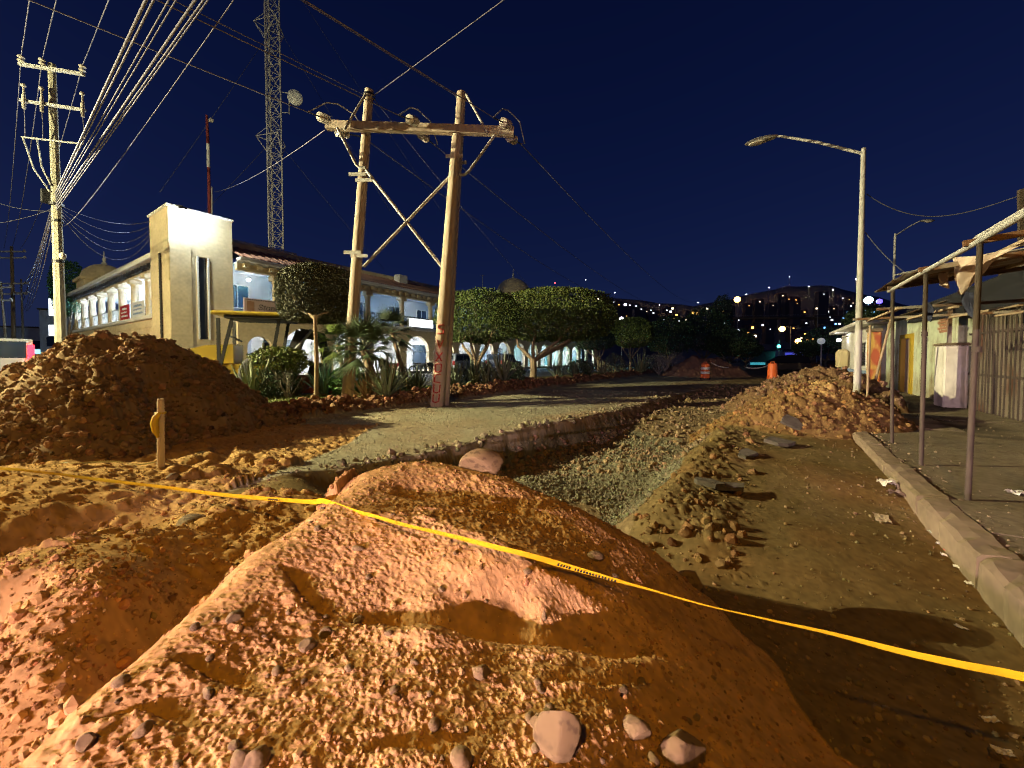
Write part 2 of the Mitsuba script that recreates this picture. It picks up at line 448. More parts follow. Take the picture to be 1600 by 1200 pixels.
def height(x, y, full=True):
    """Ground height and, per point, the region it belongs to."""
    shape = x.shape
    x, y = x.ravel().astype(float), y.ravel().astype(float)
    X, t = w2cam(x, y)
    z, inside = base_height(x, y)
    region = np.zeros(len(x), int)                      # 0 bare strip
    near = (np.hypot(X + 1.5, t - 1.8) < 5.6)
    D = np.zeros_like(x)
    if near.any():
        D[near] = near_dig(x[near], y[near])
        D *= 1 - sm(4.6, 5.6, np.hypot(X + 1.5, t - 1.8))
    z = z + D
    road = (x < X_LEFT(y) + 0.12) & (x > -8.7 + 0.5 * fb(x, y, 0.5, 2, 12)) & (y > 1.5)
    region[road] = 1
    region[(inside > 0.35) & (y > 0)] = 2
    # undulation
    gravel = (inside > 0.35) & (y < 10.5)
    rough_ = np.where(region == 1, 0.010, 0.035)
    rough_ = np.where(inside > 0.2, 0.06, rough_) * (1 - .85 * sm(.02, .10, np.abs(D)))
    free = 1 - sm(.02, .12, np.abs(D))
    z = z + rough_ * 2 * fb(x, y, 1.3, 4, 21) * (y > -3) + np.where(region == 1, 0.03, 0) * fb(x, y * 0.25, 1.6, 3, 22)
    # a mound of excavated lumps in the trench, wheel ruts
    z = z + 0.20 * np.exp(-((x + 1.5) ** 2 / 0.5 + (y - 6.2) ** 2 / 0.8)) + 0.16 * np.exp(-((x + 2.7) ** 2 / 0.4 + (y - 4.7) ** 2 / 0.5))
    # left spoil and median
    med = sm(-8.5, -9.1, x + 0.35 * fb(x, y, 0.7, 3, 30))
    z = z + 0.12 * med * (x > -12.6)
    region[(x < -8.75) & (x > -12.4)] = 6
    region[x <= -12.4] = 7
    region[x <= -21.2] = 8
    z = np.where(x <= -21.2, 0.12, z)
    berm = np.exp(-((x + 8.55 + 0.5 * fb(x, y, 0.35, 2, 31)) / 0.42) ** 2) * (y > 3.2) * (y < 48)
    z = z + berm * (0.15 + 0.35 * np.clip(fb(x, y, 0.9, 3, 33) + 0.35, 0, 1))
    region[(berm > 0.25) & (x > -9.3)] = 9
    # heaps
    rise = np.ones_like(x)
    for crests, slope, seed, code in (((MOUND_L, MOUND_L2, SPUR), 0.86, 40, 4), ((PILE_A, PILE_A2), 0.62, 44, 5), ((PILE_B,), 0.62, 48, 10), ((PILE_C,), 0.6, 52, 11)):
        h = np.max([cone_heap(x, y, c, slope, seed + k) for k, c in enumerate(crests)], 0)
        on = h > z + 0.01
        rise = np.where(on, sm(0.0, 0.30, h - z), rise)
        z = np.where(on, h, z)
        region[on] = code
    # lumps
    amp = np.zeros_like(x)
    m4 = region == 4
    if m4.any():
        b = (*np.sort([x[m4].min(), x[m4].max()]), *np.sort([y[m4].min(), y[m4].max()]))
        g = 0.35 + 0.9 * sm(-0.12, 0.12, fb(x, y, 0.8, 3, 61))
        z = z + m4 * rise * g * (0.5 * bumps(x, y, 12, 0.20, 62, b) + 0.7 * bumps(x, y, 60, 0.09, 63, b) + 0.8 * bumps(x, y, 330, 0.04, 64, b) + .09 * fb(x, y, 7, 3, 66) + .05 * fb(x, y, 22, 3, 67)) + m4 * rise * 0.28 * fb(x, y, 0.9, 4, 65)
    for code, d1, r1 in ((5, 45, 0.09), (10, 35, 0.12), (11, 10, 0.2), (9, 18, 0.12)):
        m = region == code
        if m.any():
            b = (x[m].min(), x[m].max(), y[m].min(), y[m].max())
            z = z + m * rise * (0.8 * bumps(x, y, d1, r1, 70 + code, b) + 0.8 * bumps(x, y, d1 * 6, r1 * 0.45, 80 + code, b)) + m * rise * 0.12 * fb(x, y, 1.5, 3, 90 + code)
    # trench floor and strip lumps
    b = (-5, 2, 0, 16)
    z = z + (inside > 0.1) * free * (0.7 * bumps(x, y, 40, 0.06, 101, b) * sm(-0.05, 0.2, fb(x, y, 0.9, 2, 102)) + 0.5 * bumps(x, y, 300, 0.025, 103, b))
    edge = np.exp(-((x - X_RIGHT(y) - 0.12) / 0.38) ** 2) * (y > 3.0) * (y < 13) * free
    z = z + edge * (0.02 + 0.5 * bumps(x, y, 9, 0.09, 104, b) * sm(-.05, .15, fb(x, y, 1.2, 2, 108)) + 0.6 * bumps(x, y, 160, 0.035, 105, b))
    z = z + ((region == 0) & (y < 12)) * 0.35 * bumps(x, y, 40, 0.025, 106, b) * sm(0.0, 0.2, fb(x, y, 1.1, 2, 107))
    # near spoil: pebbly, with rills
    v_line = np.interp(t, [0.6, 1.2, 1.6, 2.4], [-1.15, -1.17, -1.12, -0.98])
    heap = near & (D > 0.05) & (X > v_line) & (t < 2.75)
    left = (near & (X <= v_line) & (t < 3.4) & (X > -5.5)) | ((X < -2.65 + .5 * fb(x, y, .8, 3, 121)) & (t < 7.5) & (t > 2.5) & (X > -9))
    region[heap & (region != 4)] = 3
    region[left & (region != 4)] = 12
    fine = heap | left
    z = z + (left & (t > 2.2) & (region != 4)) * (0.55 * bumps(x, y, 14, 0.13, 122, (-12, 0, -2, 8)) * sm(-.05, .15, fb(x, y, 1.0, 3, 123)) + .5 * bumps(x, y, 90, .05, 124, (-12, 0, -2, 8)) + .10 * fb(x, y, 1.4, 3, 125))
    b = (-6, 2.2, -1.5, 4.5)
    gr = sm(-0.16, 0.12, fb(x, y, 1.6, 3, 110))
    z = z + fine * (0.010 * fb(x, y, 5.5, 3, 111) + 0.022 * fb(x, y, 1.8, 2, 118) + 0.009 * fb(x, y, 14, 4, 119) + 0.006 * fb(x, y, 45, 2, 126) * (np.hypot(x, y) < 3) + 0.02 * (0.5 - np.abs(fb(x, y, 2.4, 3, 112)) * 2) * 0.5 - 0.008)
    z = z + fine * (0.22 * bumps(x, y, 150, 0.016, 113, b) * gr + 0.6 * bumps(x, y, 4200, 0.0075, 114, b) * (0.35 + 0.65 * gr) + 0.55 * bumps(x, y, 12000, 0.0042, 117, b) * (np.hypot(x, y) < 2.2) + 0.06 * bumps(x, y, 30, 0.04, 115, b) * sm(0.02, 0.14, fb(x, y, 2.1, 2, 116)))
    for line, depth_, wid in RILLS:
        q = np.vstack([np.linspace(line[i], line[i + 1], 14) for i in range(len(line) - 1)])
        if near.any():
            xx, yy = x[near] + .05 * fb(x[near], y[near], 5, 3, 130), y[near] + .05 * fb(x[near], y[near], 5, 3, 131)
            d, k_ = cKDTree(q).query(np.stack([xx, yy], 1))
            Xq, tq = w2cam(xx - q[k_, 0], yy - q[k_, 1])
            endf = sm(0, 10, np.minimum(k_, len(q) - 1 - k_))
            z[near] += endf * (-depth_ * np.exp(-(d / wid) ** 2) * (tq > -.2 * wid) + .35 * depth_ * np.exp(-((tq + wid * .8) / (wid * .7)) ** 2) * (d < 3 * wid))
    # the pavement slab lies over this
    z = np.where((x > 1.16) & (region != 5) & (region != 10), np.minimum(z, -0.16), z)
    z = np.where((x > 2.6), np.minimum(z, -0.16), z)
    far = sm(45, 70, np.hypot(x, y))
    z = np.where((region == 7) & (y < 60), 0.0 + 0.004 * fb(x, y, 2, 2, 120), z)
    z = z * (1 - far)
    return z.reshape(shape), region.reshape(shape)


def polar_grid(theta, r):
    th, rr = np.meshgrid(theta, r)
    return -np.sin(th) * rr, np.cos(th) * rr          # theta from +y towards -x


t_view = np.arange(math.radians(-24), math.radians(93), 1 / GRID_A)
t_rest = np.linspace(math.radians(93) + 0.03, math.radians(338) - 0.03, 40)
theta = np.concatenate([t_view, t_rest])
r_in = np.concatenate([0.32 * np.exp(np.arange(0, math.log(2.7 / 0.32), 1 / GRID_N)), 2.7 * np.exp(np.arange(0, math.log(62 / 2.7), 1 / GRID_R))])
r_out = np.geomspace(64, 2600, 30)
rr = np.concatenate([r_in, r_out])
gx, gy = polar_grid(theta, rr)
gz, greg = height(gx, gy)
gz[len(r_in):] = -0.02
nt, nr = len(theta), len(rr)
ii, jj = np.meshgrid(np.arange(nr - 1), np.arange(nt), indexing='ij')
quads = np.stack([ii * nt + jj, ii * nt + (jj + 1) % nt, (ii + 1) * nt + (jj + 1) % nt, (ii + 1) * nt + jj], -1).reshape(-1, 4)
tri = np.concatenate([quads[:, [0, 2, 1]], quads[:, [0, 3, 2]]])
# the hole under the camera
cvert = len(gx.ravel())
gv = np.stack([gx.ravel(), gy.ravel(), gz.ravel()], 1)
gv = np.vstack([gv, [[0, 0, gz[0].mean()]]])
tri = np.vstack([tri, np.stack([np.full(nt, cvert), (np.arange(nt)), (np.arange(nt) + 1) % nt], 1)])
vreg = np.append(greg.ravel(), 3)


def earth_colour(x, y, z, reg):
    n1, n2, n3 = fb(x, y, 1.1, 4, 200), fb(x, y, 6.0, 3, 201), fb(x, y, 32.0, 2, 202)
    pal = {0: ((.14, .10, .043), (.20, .145, .07)), 1: ((.25, .235, .16), (.34, .315, .22)), 2: ((.17, .12, .065), (.23, .17, .095)), 3: ((.38, .225, .085), (.49, .30, .13)), 12: ((.34, .20, .075), (.46, .29, .12)),
           4: ((.19, .13, .075), (.32, .23, .14)), 5: ((.14, .083, .034), (.21, .13, .055)), 10: ((.13, .08, .04), (.20, .125, .065)), 11: ((.24, .13, .08), (.32, .19, .12)), 9: ((.16, .09, .052), (.25, .145, .085)),
           6: ((.05, .07, .02), (.12, .13, .04)), 7: ((.085, .085, .085), (.13, .13, .13)), 8: ((.25, .24, .22), (.32, .31, .29))}
    c = np.zeros((len(x), 3))
    k = np.clip(0.5 + 1.3 * n1 + 0.8 * n2, 0, 1)[:, None]
    for code, (a, b) in pal.items():
        m = reg == code
        c[m] = (np.array(a) * (1 - k[m]) + np.array(b) * k[m])
    # greyish crushed stone in the trench and patches of it over the road, dry soil patches on the median
    g = sm(-0.05, 0.08, fb(x, y, 0.55, 3, 203) + 0.10 * (y < 7.2) - 0.16 * (y > 7.8)) * (reg == 2)
    grey = np.array([.165, .155, .105]) * (1 + 0.9 * n2)[:, None]
    c = c * (1 - g[:, None]) + grey * g[:, None]
    e = sm(0.02, 0.16, fb(x, y, 0.6, 3, 204)) * (reg == 1) * 0.5 + (reg == 1) * sm(-4.6, -3.6, x + 0.5 * n1) * 0.5
    c = c * (1 - e[:, None]) + np.array([.28, .20, .12]) * e[:, None]
    d = sm(0.0, 0.2, fb(x, y, 0.7, 3, 205)) * (reg == 6) * 0.7 + (reg == 6) * (y > 13) * 0.3
    c = c * (1 - d[:, None]) + np.array([.22, .14, .08]) * d[:, None]
    s = sm(0.02, 0.16, fb(x, y, 0.8, 3, 206)) * (reg == 0) * 0.7
    c = c * (1 - s[:, None]) + np.array([.17, .095, .038]) * s[:, None]
    cap = ((reg == 5) * sm(.60, .74, z + .3 * n2 + .25 * n1))[:, None]           # paler crumbly top; the headlight patch is painted into its colour
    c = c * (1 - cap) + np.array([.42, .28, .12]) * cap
    return np.clip(c * (1 + 1.0 * n3)[:, None], 0.01, 0.7)


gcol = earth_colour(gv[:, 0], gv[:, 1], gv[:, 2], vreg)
fn = np.cross(gv[tri[:, 1]] - gv[tri[:, 0]], gv[tri[:, 2]] - gv[tri[:, 0]])
vn = np.zeros_like(gv)
for k in range(3):
    np.add.at(vn, tri[:, k], fn)
vn /= np.linalg.norm(vn, axis=1, keepdims=True) + 1e-12
freg = np.sort(vreg[tri], axis=1)[:, 1]
SURF = [('ground', (0,), None, None), ('dirt_road', (1,), None, None), ('trench', (2,), None, None), ('excavated_ground', (12,), None, None),
        ('spoil_heap', (3,), 'pinkish pebbly spoil heap in the foreground with the yellow tape lying over it', 'soil heap'),
        ('soil_mound', (4,), 'big mound of dark lumpy soil at the left behind the wooden stake', 'soil heap'),
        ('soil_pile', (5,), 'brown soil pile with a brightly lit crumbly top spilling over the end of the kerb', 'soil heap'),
        ('soil_pile', (10,), 'dark soil pile at the foot of the tall street lamp, behind the brightly lit pile', 'soil heap'),
        ('soil_pile', (11,), 'far low reddish soil pile behind the striped barrel with white bands', 'soil heap'),
        ('soil_bank', (9,), 'long low bank of reddish clods along the edge of the planted median', 'soil bank'),
        ('median', (6,), None, None), ('asphalt_road', (7,), None, None), ('far_pavement', (8,), None, None)]


def submesh(mask):
    f = tri[mask]
    u, inv = np.unique(f, return_inverse=True)
    return u, inv.reshape(-1, 3)


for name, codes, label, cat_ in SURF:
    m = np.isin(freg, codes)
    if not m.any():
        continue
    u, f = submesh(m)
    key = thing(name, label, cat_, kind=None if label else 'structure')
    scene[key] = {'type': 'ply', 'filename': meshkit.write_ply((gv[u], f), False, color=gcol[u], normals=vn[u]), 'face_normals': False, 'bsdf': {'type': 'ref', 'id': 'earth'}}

# lookup of the ground's height for things that stand on it
_near_v = cKDTree(gv[:, :2])


def z_at(x, y):
    d, k = _near_v.query([float(x), float(y)], k=3)
    w = 1 / (d + 1e-4)
    return float((gv[k, 2] * w).sum() / w.sum())


# loose stones, pebbles and clods, as one mass per surface
PEB = [rock_shape(300 + k, 0, 0.55, 1.0) for k in range(8)]
CLOD = [rock_shape(320 + k, 0, 0.75, 1.0) for k in range(8)] + [rock_shape(340, 1, 0.6, 1.0)]


def strew(parent, codes, n, smin, smax, power, shapes, seed, tint, spread=0.25, rmax=60.0, rmin=0.0, keep=None, sink=0.25, name='pebbles', px_min=0.0016):
    r = np.random.default_rng(seed)
    ok = np.nonzero(np.isin(vreg[:-1], codes))[0]
    rad = np.hypot(gv[ok, 0], gv[ok, 1])
    ok = ok[(rad < rmax) & (rad > rmin) & ((ok % nt) < len(t_view))]
    if keep is not None:
        ok = ok[keep(gv[ok, 0], gv[ok, 1])]
    if len(ok) == 0:
        return
    i = r.choice(ok, min(n, len(ok)), replace=False)
    p = gv[i]
    d = np.hypot(p[:, 0], p[:, 1])
    s = np.maximum(smin * (smax / smin) ** (r.random(len(i)) ** power), d * px_min)
    m, ids = scatter(shapes, p + np.stack([0 * s, 0 * s, s * (0.5 - sink)], 1), s, r)
    c = np.array(tint) * (1 + r.normal(0, spread, (len(i), 1))) * (1 + r.normal(0, 0.06, (len(i), 3)))
    c = np.clip(c, 0.02, 0.7)
    part(parent, name, m, 'earth', color=c[ids], kind='stuff')


strew('spoil_heap', (3,), int(15000 * DENS), 0.0016, 0.0075, 3.4, PEB, 1, (.42, .255, .11), px_min=0.0012)
strew('spoil_heap', (3,), int(420 * DENS), 0.006, 0.018, 2.6, CLOD, 12, (.36, .21, .085), name='clods')
strew('excavated_ground', (12,), int(1800 * DENS), 0.008, 0.035, 2.0, CLOD, 13, (.35, .20, .08), name='clods')
strew('excavated_ground', (12,), int(8000 * DENS), 0.002, 0.015, 2.4, PEB, 2, (.40, .24, .10), px_min=0.0012)
strew('soil_mound', (4,), int(4500 * DENS), 0.02, 0.075, 2.0, CLOD, 3, (.235, .15, .09), name='clods')
strew('trench', (2,), int(9000 * DENS), 0.010, 0.035, 2.0, PEB, 4, (.18, .165, .115), keep=lambda x, y: (y < 8.3) & (fb(x, y, 0.55, 3, 203) > -0.12), name='gravel', rmax=12)
strew('trench', (2,), int(2500 * DENS), 0.012, 0.07, 2.2, CLOD, 5, (.24, .17, .11), name='clods', rmin=6, rmax=22)
strew('soil_pile', (5,), int(1800 * DENS), 0.012, 0.06, 1.8, CLOD, 6, (.22, .13, .055), name='clods')
strew('soil_pile_001', (10,), int(900 * DENS), 0.02, 0.08, 1.8, CLOD, 7, (.22, .14, .085), name='clods')
strew('soil_bank', (9,), int(2200 * DENS), 0.025, 0.12, 1.8, CLOD, 8, (.22, .125, .075), name='clods')
strew('dirt_road', (1,), int(3500 * DENS), 0.006, 0.022, 2.5, PEB, 9, (.29, .27, .19), name='gravel', rmax=16)
strew('ground', (0,), int(2200 * DENS), 0.003, 0.022, 3.2, PEB, 10, (.20, .145, .075), name='pebbles', rmax=14, keep=lambda x, y: (x < 1.1) & (y > 0))
strew('ground', (0,), int(260 * DENS), 0.012, 0.07, 2.4, CLOD, 11, (.19, .115, .055), name='clods', keep=lambda x, y: (np.abs(x - X_RIGHT(y) - 0.15) < 0.45) & (y > 3.0), rmax=14)
strew('dirt_road', (1,), int(240 * DENS), 0.02, 0.09, 2.0, CLOD, 14, (.24, .20, .13), name='broken_edge', keep=lambda x, y: (np.abs(x - X_LEFT(y) + .05) < .22) & (y > 2.5), rmax=18)
strew('trench', (2,), int(420 * DENS), 0.02, 0.10, 2.2, CLOD, 15, (.20, .15, .085), name='fallen_clods', keep=lambda x, y: (x - X_LEFT(y) < .75) & (y > 2.5), rmax=18)
strew('spoil_heap', (3,), int(3600 * DENS), 0.0035, 0.011, 2.2, CLOD, 16, (.35, .205, .08), name='crumbs', keep=lambda x, y: (w2cam(x, y)[0] > .25) | (w2cam(x, y)[1] > 1.9))
strew('excavated_ground', (12,), int(3200 * DENS), 0.004, 0.016, 2.2, CLOD, 17, (.34, .195, .075), name='crumbs', rmax=6)

# ---------------------------------------------------------------- the lamps that light the street (out of the frame, behind and left of the camera)
HEAD = cam2w(-3.8, -3.1)
def spot(key, pos, target, color, power, cutoff, beam_):
    scene[key] = {'type': 'spot', 'to_world': T().look_at(origin=[float(v) for v in pos], target=[float(v) for v in target], up=[0, 0, 1]), 'intensity': {'type': 'rgb', 'value': [c * power for c in color]},
                  'cutoff_angle': cutoff, 'beam_width': beam_, 'sampling_weight': 4.0}


AIM = np.array([0.9, 9.6, 0.85])
_d = AIM[:2] - np.array(HEAD); _d /= np.linalg.norm(_d)
HEADS = []
for k in (-1, 1):
    p = np.array([HEAD[0] - k * 0.6 * _d[1], HEAD[1] + k * 0.6 * _d[0], 0.95])
    spot(f'headlight_beam_{k + 2:03d}', p, AIM - np.array([0, 0, 0.05]), (1.0, 0.65, 0.72), HEADLIGHT, 44, 6)
    HEADS.append(p)
SODIUM_AT, LEFT_AT = np.array([0.2, -4.0, 6.6]), np.array([-20.8, -6.0, 7.6])
spot('left_lamp_reflector', LEFT_AT - np.array([0, 0, .35]), (-8.0, 10.0, 0.0), (1.0, .87, .47), REFLECTOR, 50, 14)

# ---------------------------------------------------------------- the arcaded commercial building: a tower at the corner, two wings
bld = thing('commercial_building', 'two-storey cream commercial building with arcades, a floodlit corner tower and two domes', 'building')
from shapely.geometry import Polygon, box as sbox
from shapely.ops import unary_union

FX, FY = -24.0, 6.9                     # street fronts of the right and the left wing
PIERS = [11.2 + 3.1 * k for k in range(17)]
COLS_L = [-30.3 - 2.95 * k for k in range(8)]


def bulb(pos, r, color, power, weight=1.1, name='lamp', parent=bld, flat=False):
    m = box(pos[0] - r, pos[0] + r, pos[1] - r, pos[1] + r, pos[2] - 0.03, pos[2] + 0.03) if flat else moved(ICO1, s=r, t=pos)
    return part(parent, name, m, 'white_paint', emitter={**lamp(color, power), 'sampling_weight': weight})


# tower
tx0, tx1, ty0, ty1, tz = -27.4, -24.5, 6.45, 9.15, 8.75
slot = (7.62, 8.0, 2.3, 6.55)
twr = [box(tx0, tx1 - 0.25, ty0, ty1, 0.0, tz)]
for y0, y1, z0, z1 in ((ty0, slot[0], 0, tz), (slot[1], ty1, 0, tz), (slot[0], slot[1], 0, slot[2]), (slot[0], slot[1], slot[3], tz)):
    twr.append(box(tx1 - 0.25, tx1, y0, y1, z0, z1))
tower = part(bld, 'tower', twr, 'cream_plaster')
part(tower, 'coping', [cbox(tx0 - .08, tx1 + .08, ty0 - .08, ty1 + .08, tz, tz + 0.14, .03)], 'white_plaster')
part(tower, 'slot_window', box(tx1 - 0.255, tx1 - 0.20, slot[0], slot[1], slot[2], slot[3]), 'glass')
part(tower, 'window_frame', [box(tx1 - .02, tx1 + .05, slot[0] - .07, slot[0] - .002, slot[2], slot[3]), box(tx1 - .02, tx1 + .05, slot[1] + .002, slot[1] + .07, slot[2], slot[3])], 'white_paint')
part(tower, 'drain_pipe', bar((-25.0 - .6, ty0 - .07, 0), (-25.6, ty0 - .07, 6.6), 0.05), 'dark_metal')
part(tower, 'panel', box(tx1 + .002, tx1 + .045, ty0 + .02, slot[0] - .3, 0.4, 7.0), 'cream_plaster')

# right wing -------------------------------------------------------------
y_end = PIERS[-1] + 1.55
shape = sbox(ty1, 0.0, y_end, 3.45)
edges = [ty1 + 0.1] + PIERS
for a, b in zip(edges[:-1], edges[1:]):
    m, w = (a + b) / 2, (b - a) / 2 - 0.33
    arch = unary_union([sbox(m - w, -0.1, m + w, 1.80), Polygon([(m + w * math.cos(u), 1.80 + min(w, 1.22) * math.sin(u)) for u in np.linspace(0, math.pi, 15)])])
    shape = shape.difference(arch)
m = trimesh.creation.extrude_polygon(shape, 0.38, engine='earcut')
v = np.array(m.vertices)
part(bld, 'arcade_wall', trimesh.Trimesh(np.stack([FX - v[:, 2], v[:, 0], v[:, 1] + 0.12], 1), m.faces[:, ::-1], process=False), 'cream_plaster')
part(bld, 'balcony_slab', cbox(-27.0, FX + 0.16, ty1 + .02, y_end, 3.57, 3.80, .03), 'white_plaster')
part(bld, 'back_wall', [box(-27.3, -27.0, ty1 + .01, y_end, 0, 6.9)], 'interior_wall')
part(bld, 'arcade_floor', box(-27.0, FX + 0.6, ty1 + .01, y_end, 0.0, 0.28), 'concrete')
part(bld, 'eave_beam', cbox(FX - 0.32, FX + 0.0, ty1 + .02, y_end, 6.12, 6.50, .02), 'cream_plaster')
dent = [box(FX + 0.002, FX + 0.22, y, y + 0.26, 6.27, 6.50) for y in np.arange(ty1 + .3, y_end, 0.62)]
part(bld, 'dentils', dent, 'cream_plaster', kind='stuff')
part(bld, 'corridor_ceiling', box(-27.0, FX - 0.0, ty1 + .02, y_end, 6.502, 6.56), 'interior_wall')
part(bld, 'eave', [cbox(FX - 0.1, FX + 0.42, ty1 + .02, y_end, 6.57, 6.78, .03)], 'white_plaster')
roof = part(bld, 'roof', tm(np.array([[FX + 0.40, ty1 + .02, 6.785], [FX + 0.40, y_end, 6.785], [-26.6, y_end, 7.95], [-26.6, ty1 + .02, 7.95]]), [[0, 1, 2, 3]]), 'terracotta')
ribs = [beam((FX + 0.40, y, 6.80), (-26.6, y, 7.965), 0.10, 0.07) for y in np.arange(ty1 + .2, y_end, 0.42)]
part(roof, 'tile_rows', ribs, 'terracotta', kind='stuff')
part(roof, 'parapet', cbox(-26.95, -26.55, ty1 + .02, y_end, 7.80, 8.25, .03), 'cream_plaster')
part(roof, 'vent_box', cbox(-26.4, -25.7, 21.6, 22.5, 7.6, 8.35, .04), 'white_plaster')
part(roof, 'stair_hood', prism([(-30, 8.0), (-27.2, 8.0), (-27.2, 8.55), (-30.0, 9.2)], 9.3, 14.0), 'white_plaster')


def column(x, y, z0, z1, r=0.20):
    c = part(bld, 'column', lathe([(r * 1.0, z0), (r, z0 + .1), (r * .92, z1 - .45), (r * 1.25, z1 - .42), (r * .98, z1 - .38), (r, z1 - .30)], 12, (x, y, 0)), 'cream_plaster', smooth=40)
    part(c, 'capital', cbox(x - r * 1.5, x + r * 1.5, y - r * 1.5, y + r * 1.5, z1 - 0.30, z1, .05), 'cream_plaster')
    return c


for y in PIERS:
    column(FX - 0.16, y, 3.80, 6.12)
    if y < 40:
        part(bld, 'pier_capital', cbox(FX - 0.30, FX + 0.07, y - 0.40, y + 0.40, 1.86, 2.02, .03), 'cream_plaster')
for k, (a, b) in enumerate(zip(edges[:-1], edges[1:])):
    if k == 0:
        continue
    rail = [box(FX - .17, FX - .12, a + .2, b - .2, 4.62, 4.68), box(FX - .17, FX - .12, a + .2, b - .2, 3.86, 3.91)]
    rail += [box(FX - .16, FX - .13, y, y + .03, 3.91, 4.62) for y in np.arange(a + .25, b - .2, 0.16 if k < 6 else 0.3)]
    part(bld, 'railing', rail, 'dark_metal', kind=None)
# doors, shop fronts and windows along the back walls
r2 = np.random.default_rng(5)
for k, (a, b) in enumerate(zip(edges[:-1], edges[1:])):
    mid = (a + b) / 2
    mats = [('glass', 'shutter'), ('blue_wall', 'door'), ('white_paint', 'shop_door'), ('galvanised', 'shutter')]
    mat, nm = mats[(k * 3 + 1) % 4] if k not in (2, 3, 4) else (('white_paint', 'shop_door') if k == 3 else (('galvanised', 'shutter')))
    part(bld, nm, box(-26.998, -26.93, mid - 1.0, mid + 0.75, 0.28, 2.55), mat)
    w = part(bld, 'window', box(-26.998, -26.95, mid - 0.55, mid + 0.65, 4.4, 5.75), 'glass')
    part(w, 'frame', [box(-26.95, -26.90, mid - 0.6, mid - 0.53, 4.35, 5.8), box(-26.95, -26.90, mid + .02, mid + .07, 4.35, 5.8), box(-26.95, -26.90, mid + .63, mid + .7, 4.35, 5.8), box(-26.95, -26.90, mid - .53, mid + .63, 5.74, 5.8), box(-26.95, -26.90, mid - .53, mid + .63, 4.35, 4.41)], 'white_paint')

# left wing --------------------------------------------------------------
xe = -52.5
part(bld, 'side_wall', [box(xe, tx0 - .01, FY, FY + .35, 0, 3.57)], 'cream_plaster')
part(bld, 'side_moulding', [box(xe, tx0 - .01, FY - .04, FY - .002, z, z + .05) for z in (2.0, 2.55, 3.1)], 'cream_plaster')
part(bld, 'side_balcony_slab', cbox(xe, tx0 - .01, FY - .16, FY + 3.0, 3.58, 3.80, .03), 'white_plaster')
part(bld, 'side_back_wall', box(xe, tx0 - .01, FY + 3.0, FY + 3.3, 3.8, 7.2), 'interior_wall')
part(bld, 'side_eave_beam', cbox(xe, tx0 - .01, FY, FY + .32, 6.25, 6.62, .02), 'cream_plaster')
part(bld, 'side_ceiling', box(xe, tx0 - .01, FY + .0, FY + 3.0, 6.622, 6.68), 'interior_wall')
part(bld, 'side_dentils', [box(x, x + .26, FY - .22, FY - .002, 6.38, 6.62) for x in np.arange(xe, tx0 - .3, 0.6)], 'dark_metal', kind='stuff')
part(bld, 'side_eave', cbox(xe, tx0 - .01, FY - .42, FY + .1, 6.69, 7.0, .03), 'white_plaster')
part(bld, 'side_roof', tm(np.array([[xe, FY - .4, 7.003], [tx0 - .01, FY - .4, 7.003], [tx0 - .01, FY + 3.2, 7.9], [xe, FY + 3.2, 7.9]]), [[0, 1, 2, 3]]), 'terracotta')
for k, x in enumerate(COLS_L):
    column(x, FY + .16, 3.80, 6.25, 0.21)
for k, (a, b) in enumerate(zip([tx0] + COLS_L[:-1], COLS_L)):
    if k in (1, 2):
        continue
    rail = [box(b + .25, a - .25, FY + .12, FY + .17, 4.62, 4.68)] + [box(x, x + .04, FY + .13, FY + .16, 3.8, 4.62) for x in np.arange(b + .3, a - .25, .2)]
    part(bld, 'side_railing', rail, 'galvanised')
    part(bld, 'side_window', box(b + .7, a - .7, FY + 2.94, FY + 2.998, 4.2, 5.7), 'glass')
# end pavilion and dome
px, py_ = -49.6, 8.4


def dome(cx, cy, z0, r, base, drum_z):
    d = part(bld, 'dome', lathe([(r, z0)] + [(r * math.cos(u), z0 + 0.92 * r * math.sin(u)) for u in np.linspace(0.05, math.pi / 2 - .02, 10)], 28, (cx, cy, 0)), 'cream_plaster', smooth=50)
    part(d, 'finial', lathe([(.16, z0 + .9 * r), (.2, z0 + .9 * r + .15), (.08, z0 + .9 * r + .3), (.16, z0 + .9 * r + .45), (.05, z0 + .9 * r + .7), (.01, z0 + .9 * r + 1.25)], 10, (cx, cy, 0)), 'white_plaster', smooth=50)
    part(d, 'drum', [cbox(cx - base, cx + base, cy - base, cy + base, drum_z, z0 - .28, .02), cbox(cx - base - .2, cx + base + .2, cy - base - .2, cy + base + .2, z0 - .28, z0, .05)], 'cream_plaster')
    return d


dome(-48.6, 8.4, 8.15, 1.50, 1.5, 6.7)
dome(-26.5, 40.0, 9.3, 2.1, 2.2, 7.0)
part(bld, 'roof_aerial', [bar((-27.4, 35.0, 8.0), (-27.4, 35.0, 10.9), .035), bar((-27.4, 34.7, 10.8), (-27.4, 35.3, 10.9), .03)], 'galvanised')
part(bld, 'satellite_dish', moved(lathe([(.0, 0), (.25, .03), (.42, .12), (.43, .14), (.25, .05), (0, .02)], 14), M=np.array([[0, 0, 1], [0, 1, 0], [-1, 0, 0]]), t=(-26.9, 36.4, 8.6)), 'white_paint', smooth=40)

# signs and lamps
sign = thing('shop_sign', 'long pinkish shop sign with dark lettering on the balcony beside the floodlit tower', 'sign')
put(sign, cbox(FX + .165, FX + .26, 9.35, 11.75, 3.75, 4.62, .02), rough([.58, .42, .36], .5))
part(sign, 'border', [box(FX + .262, FX + .272, 9.4, 11.7, 4.53, 4.56), box(FX + .262, FX + .272, 9.4, 11.7, 3.81, 3.84)], 'dark_metal')
ROTX = np.array([[0, 0, 1], [1, 0, 0], [0, 1, 0]], float)      # lettering laid on a wall that faces +x


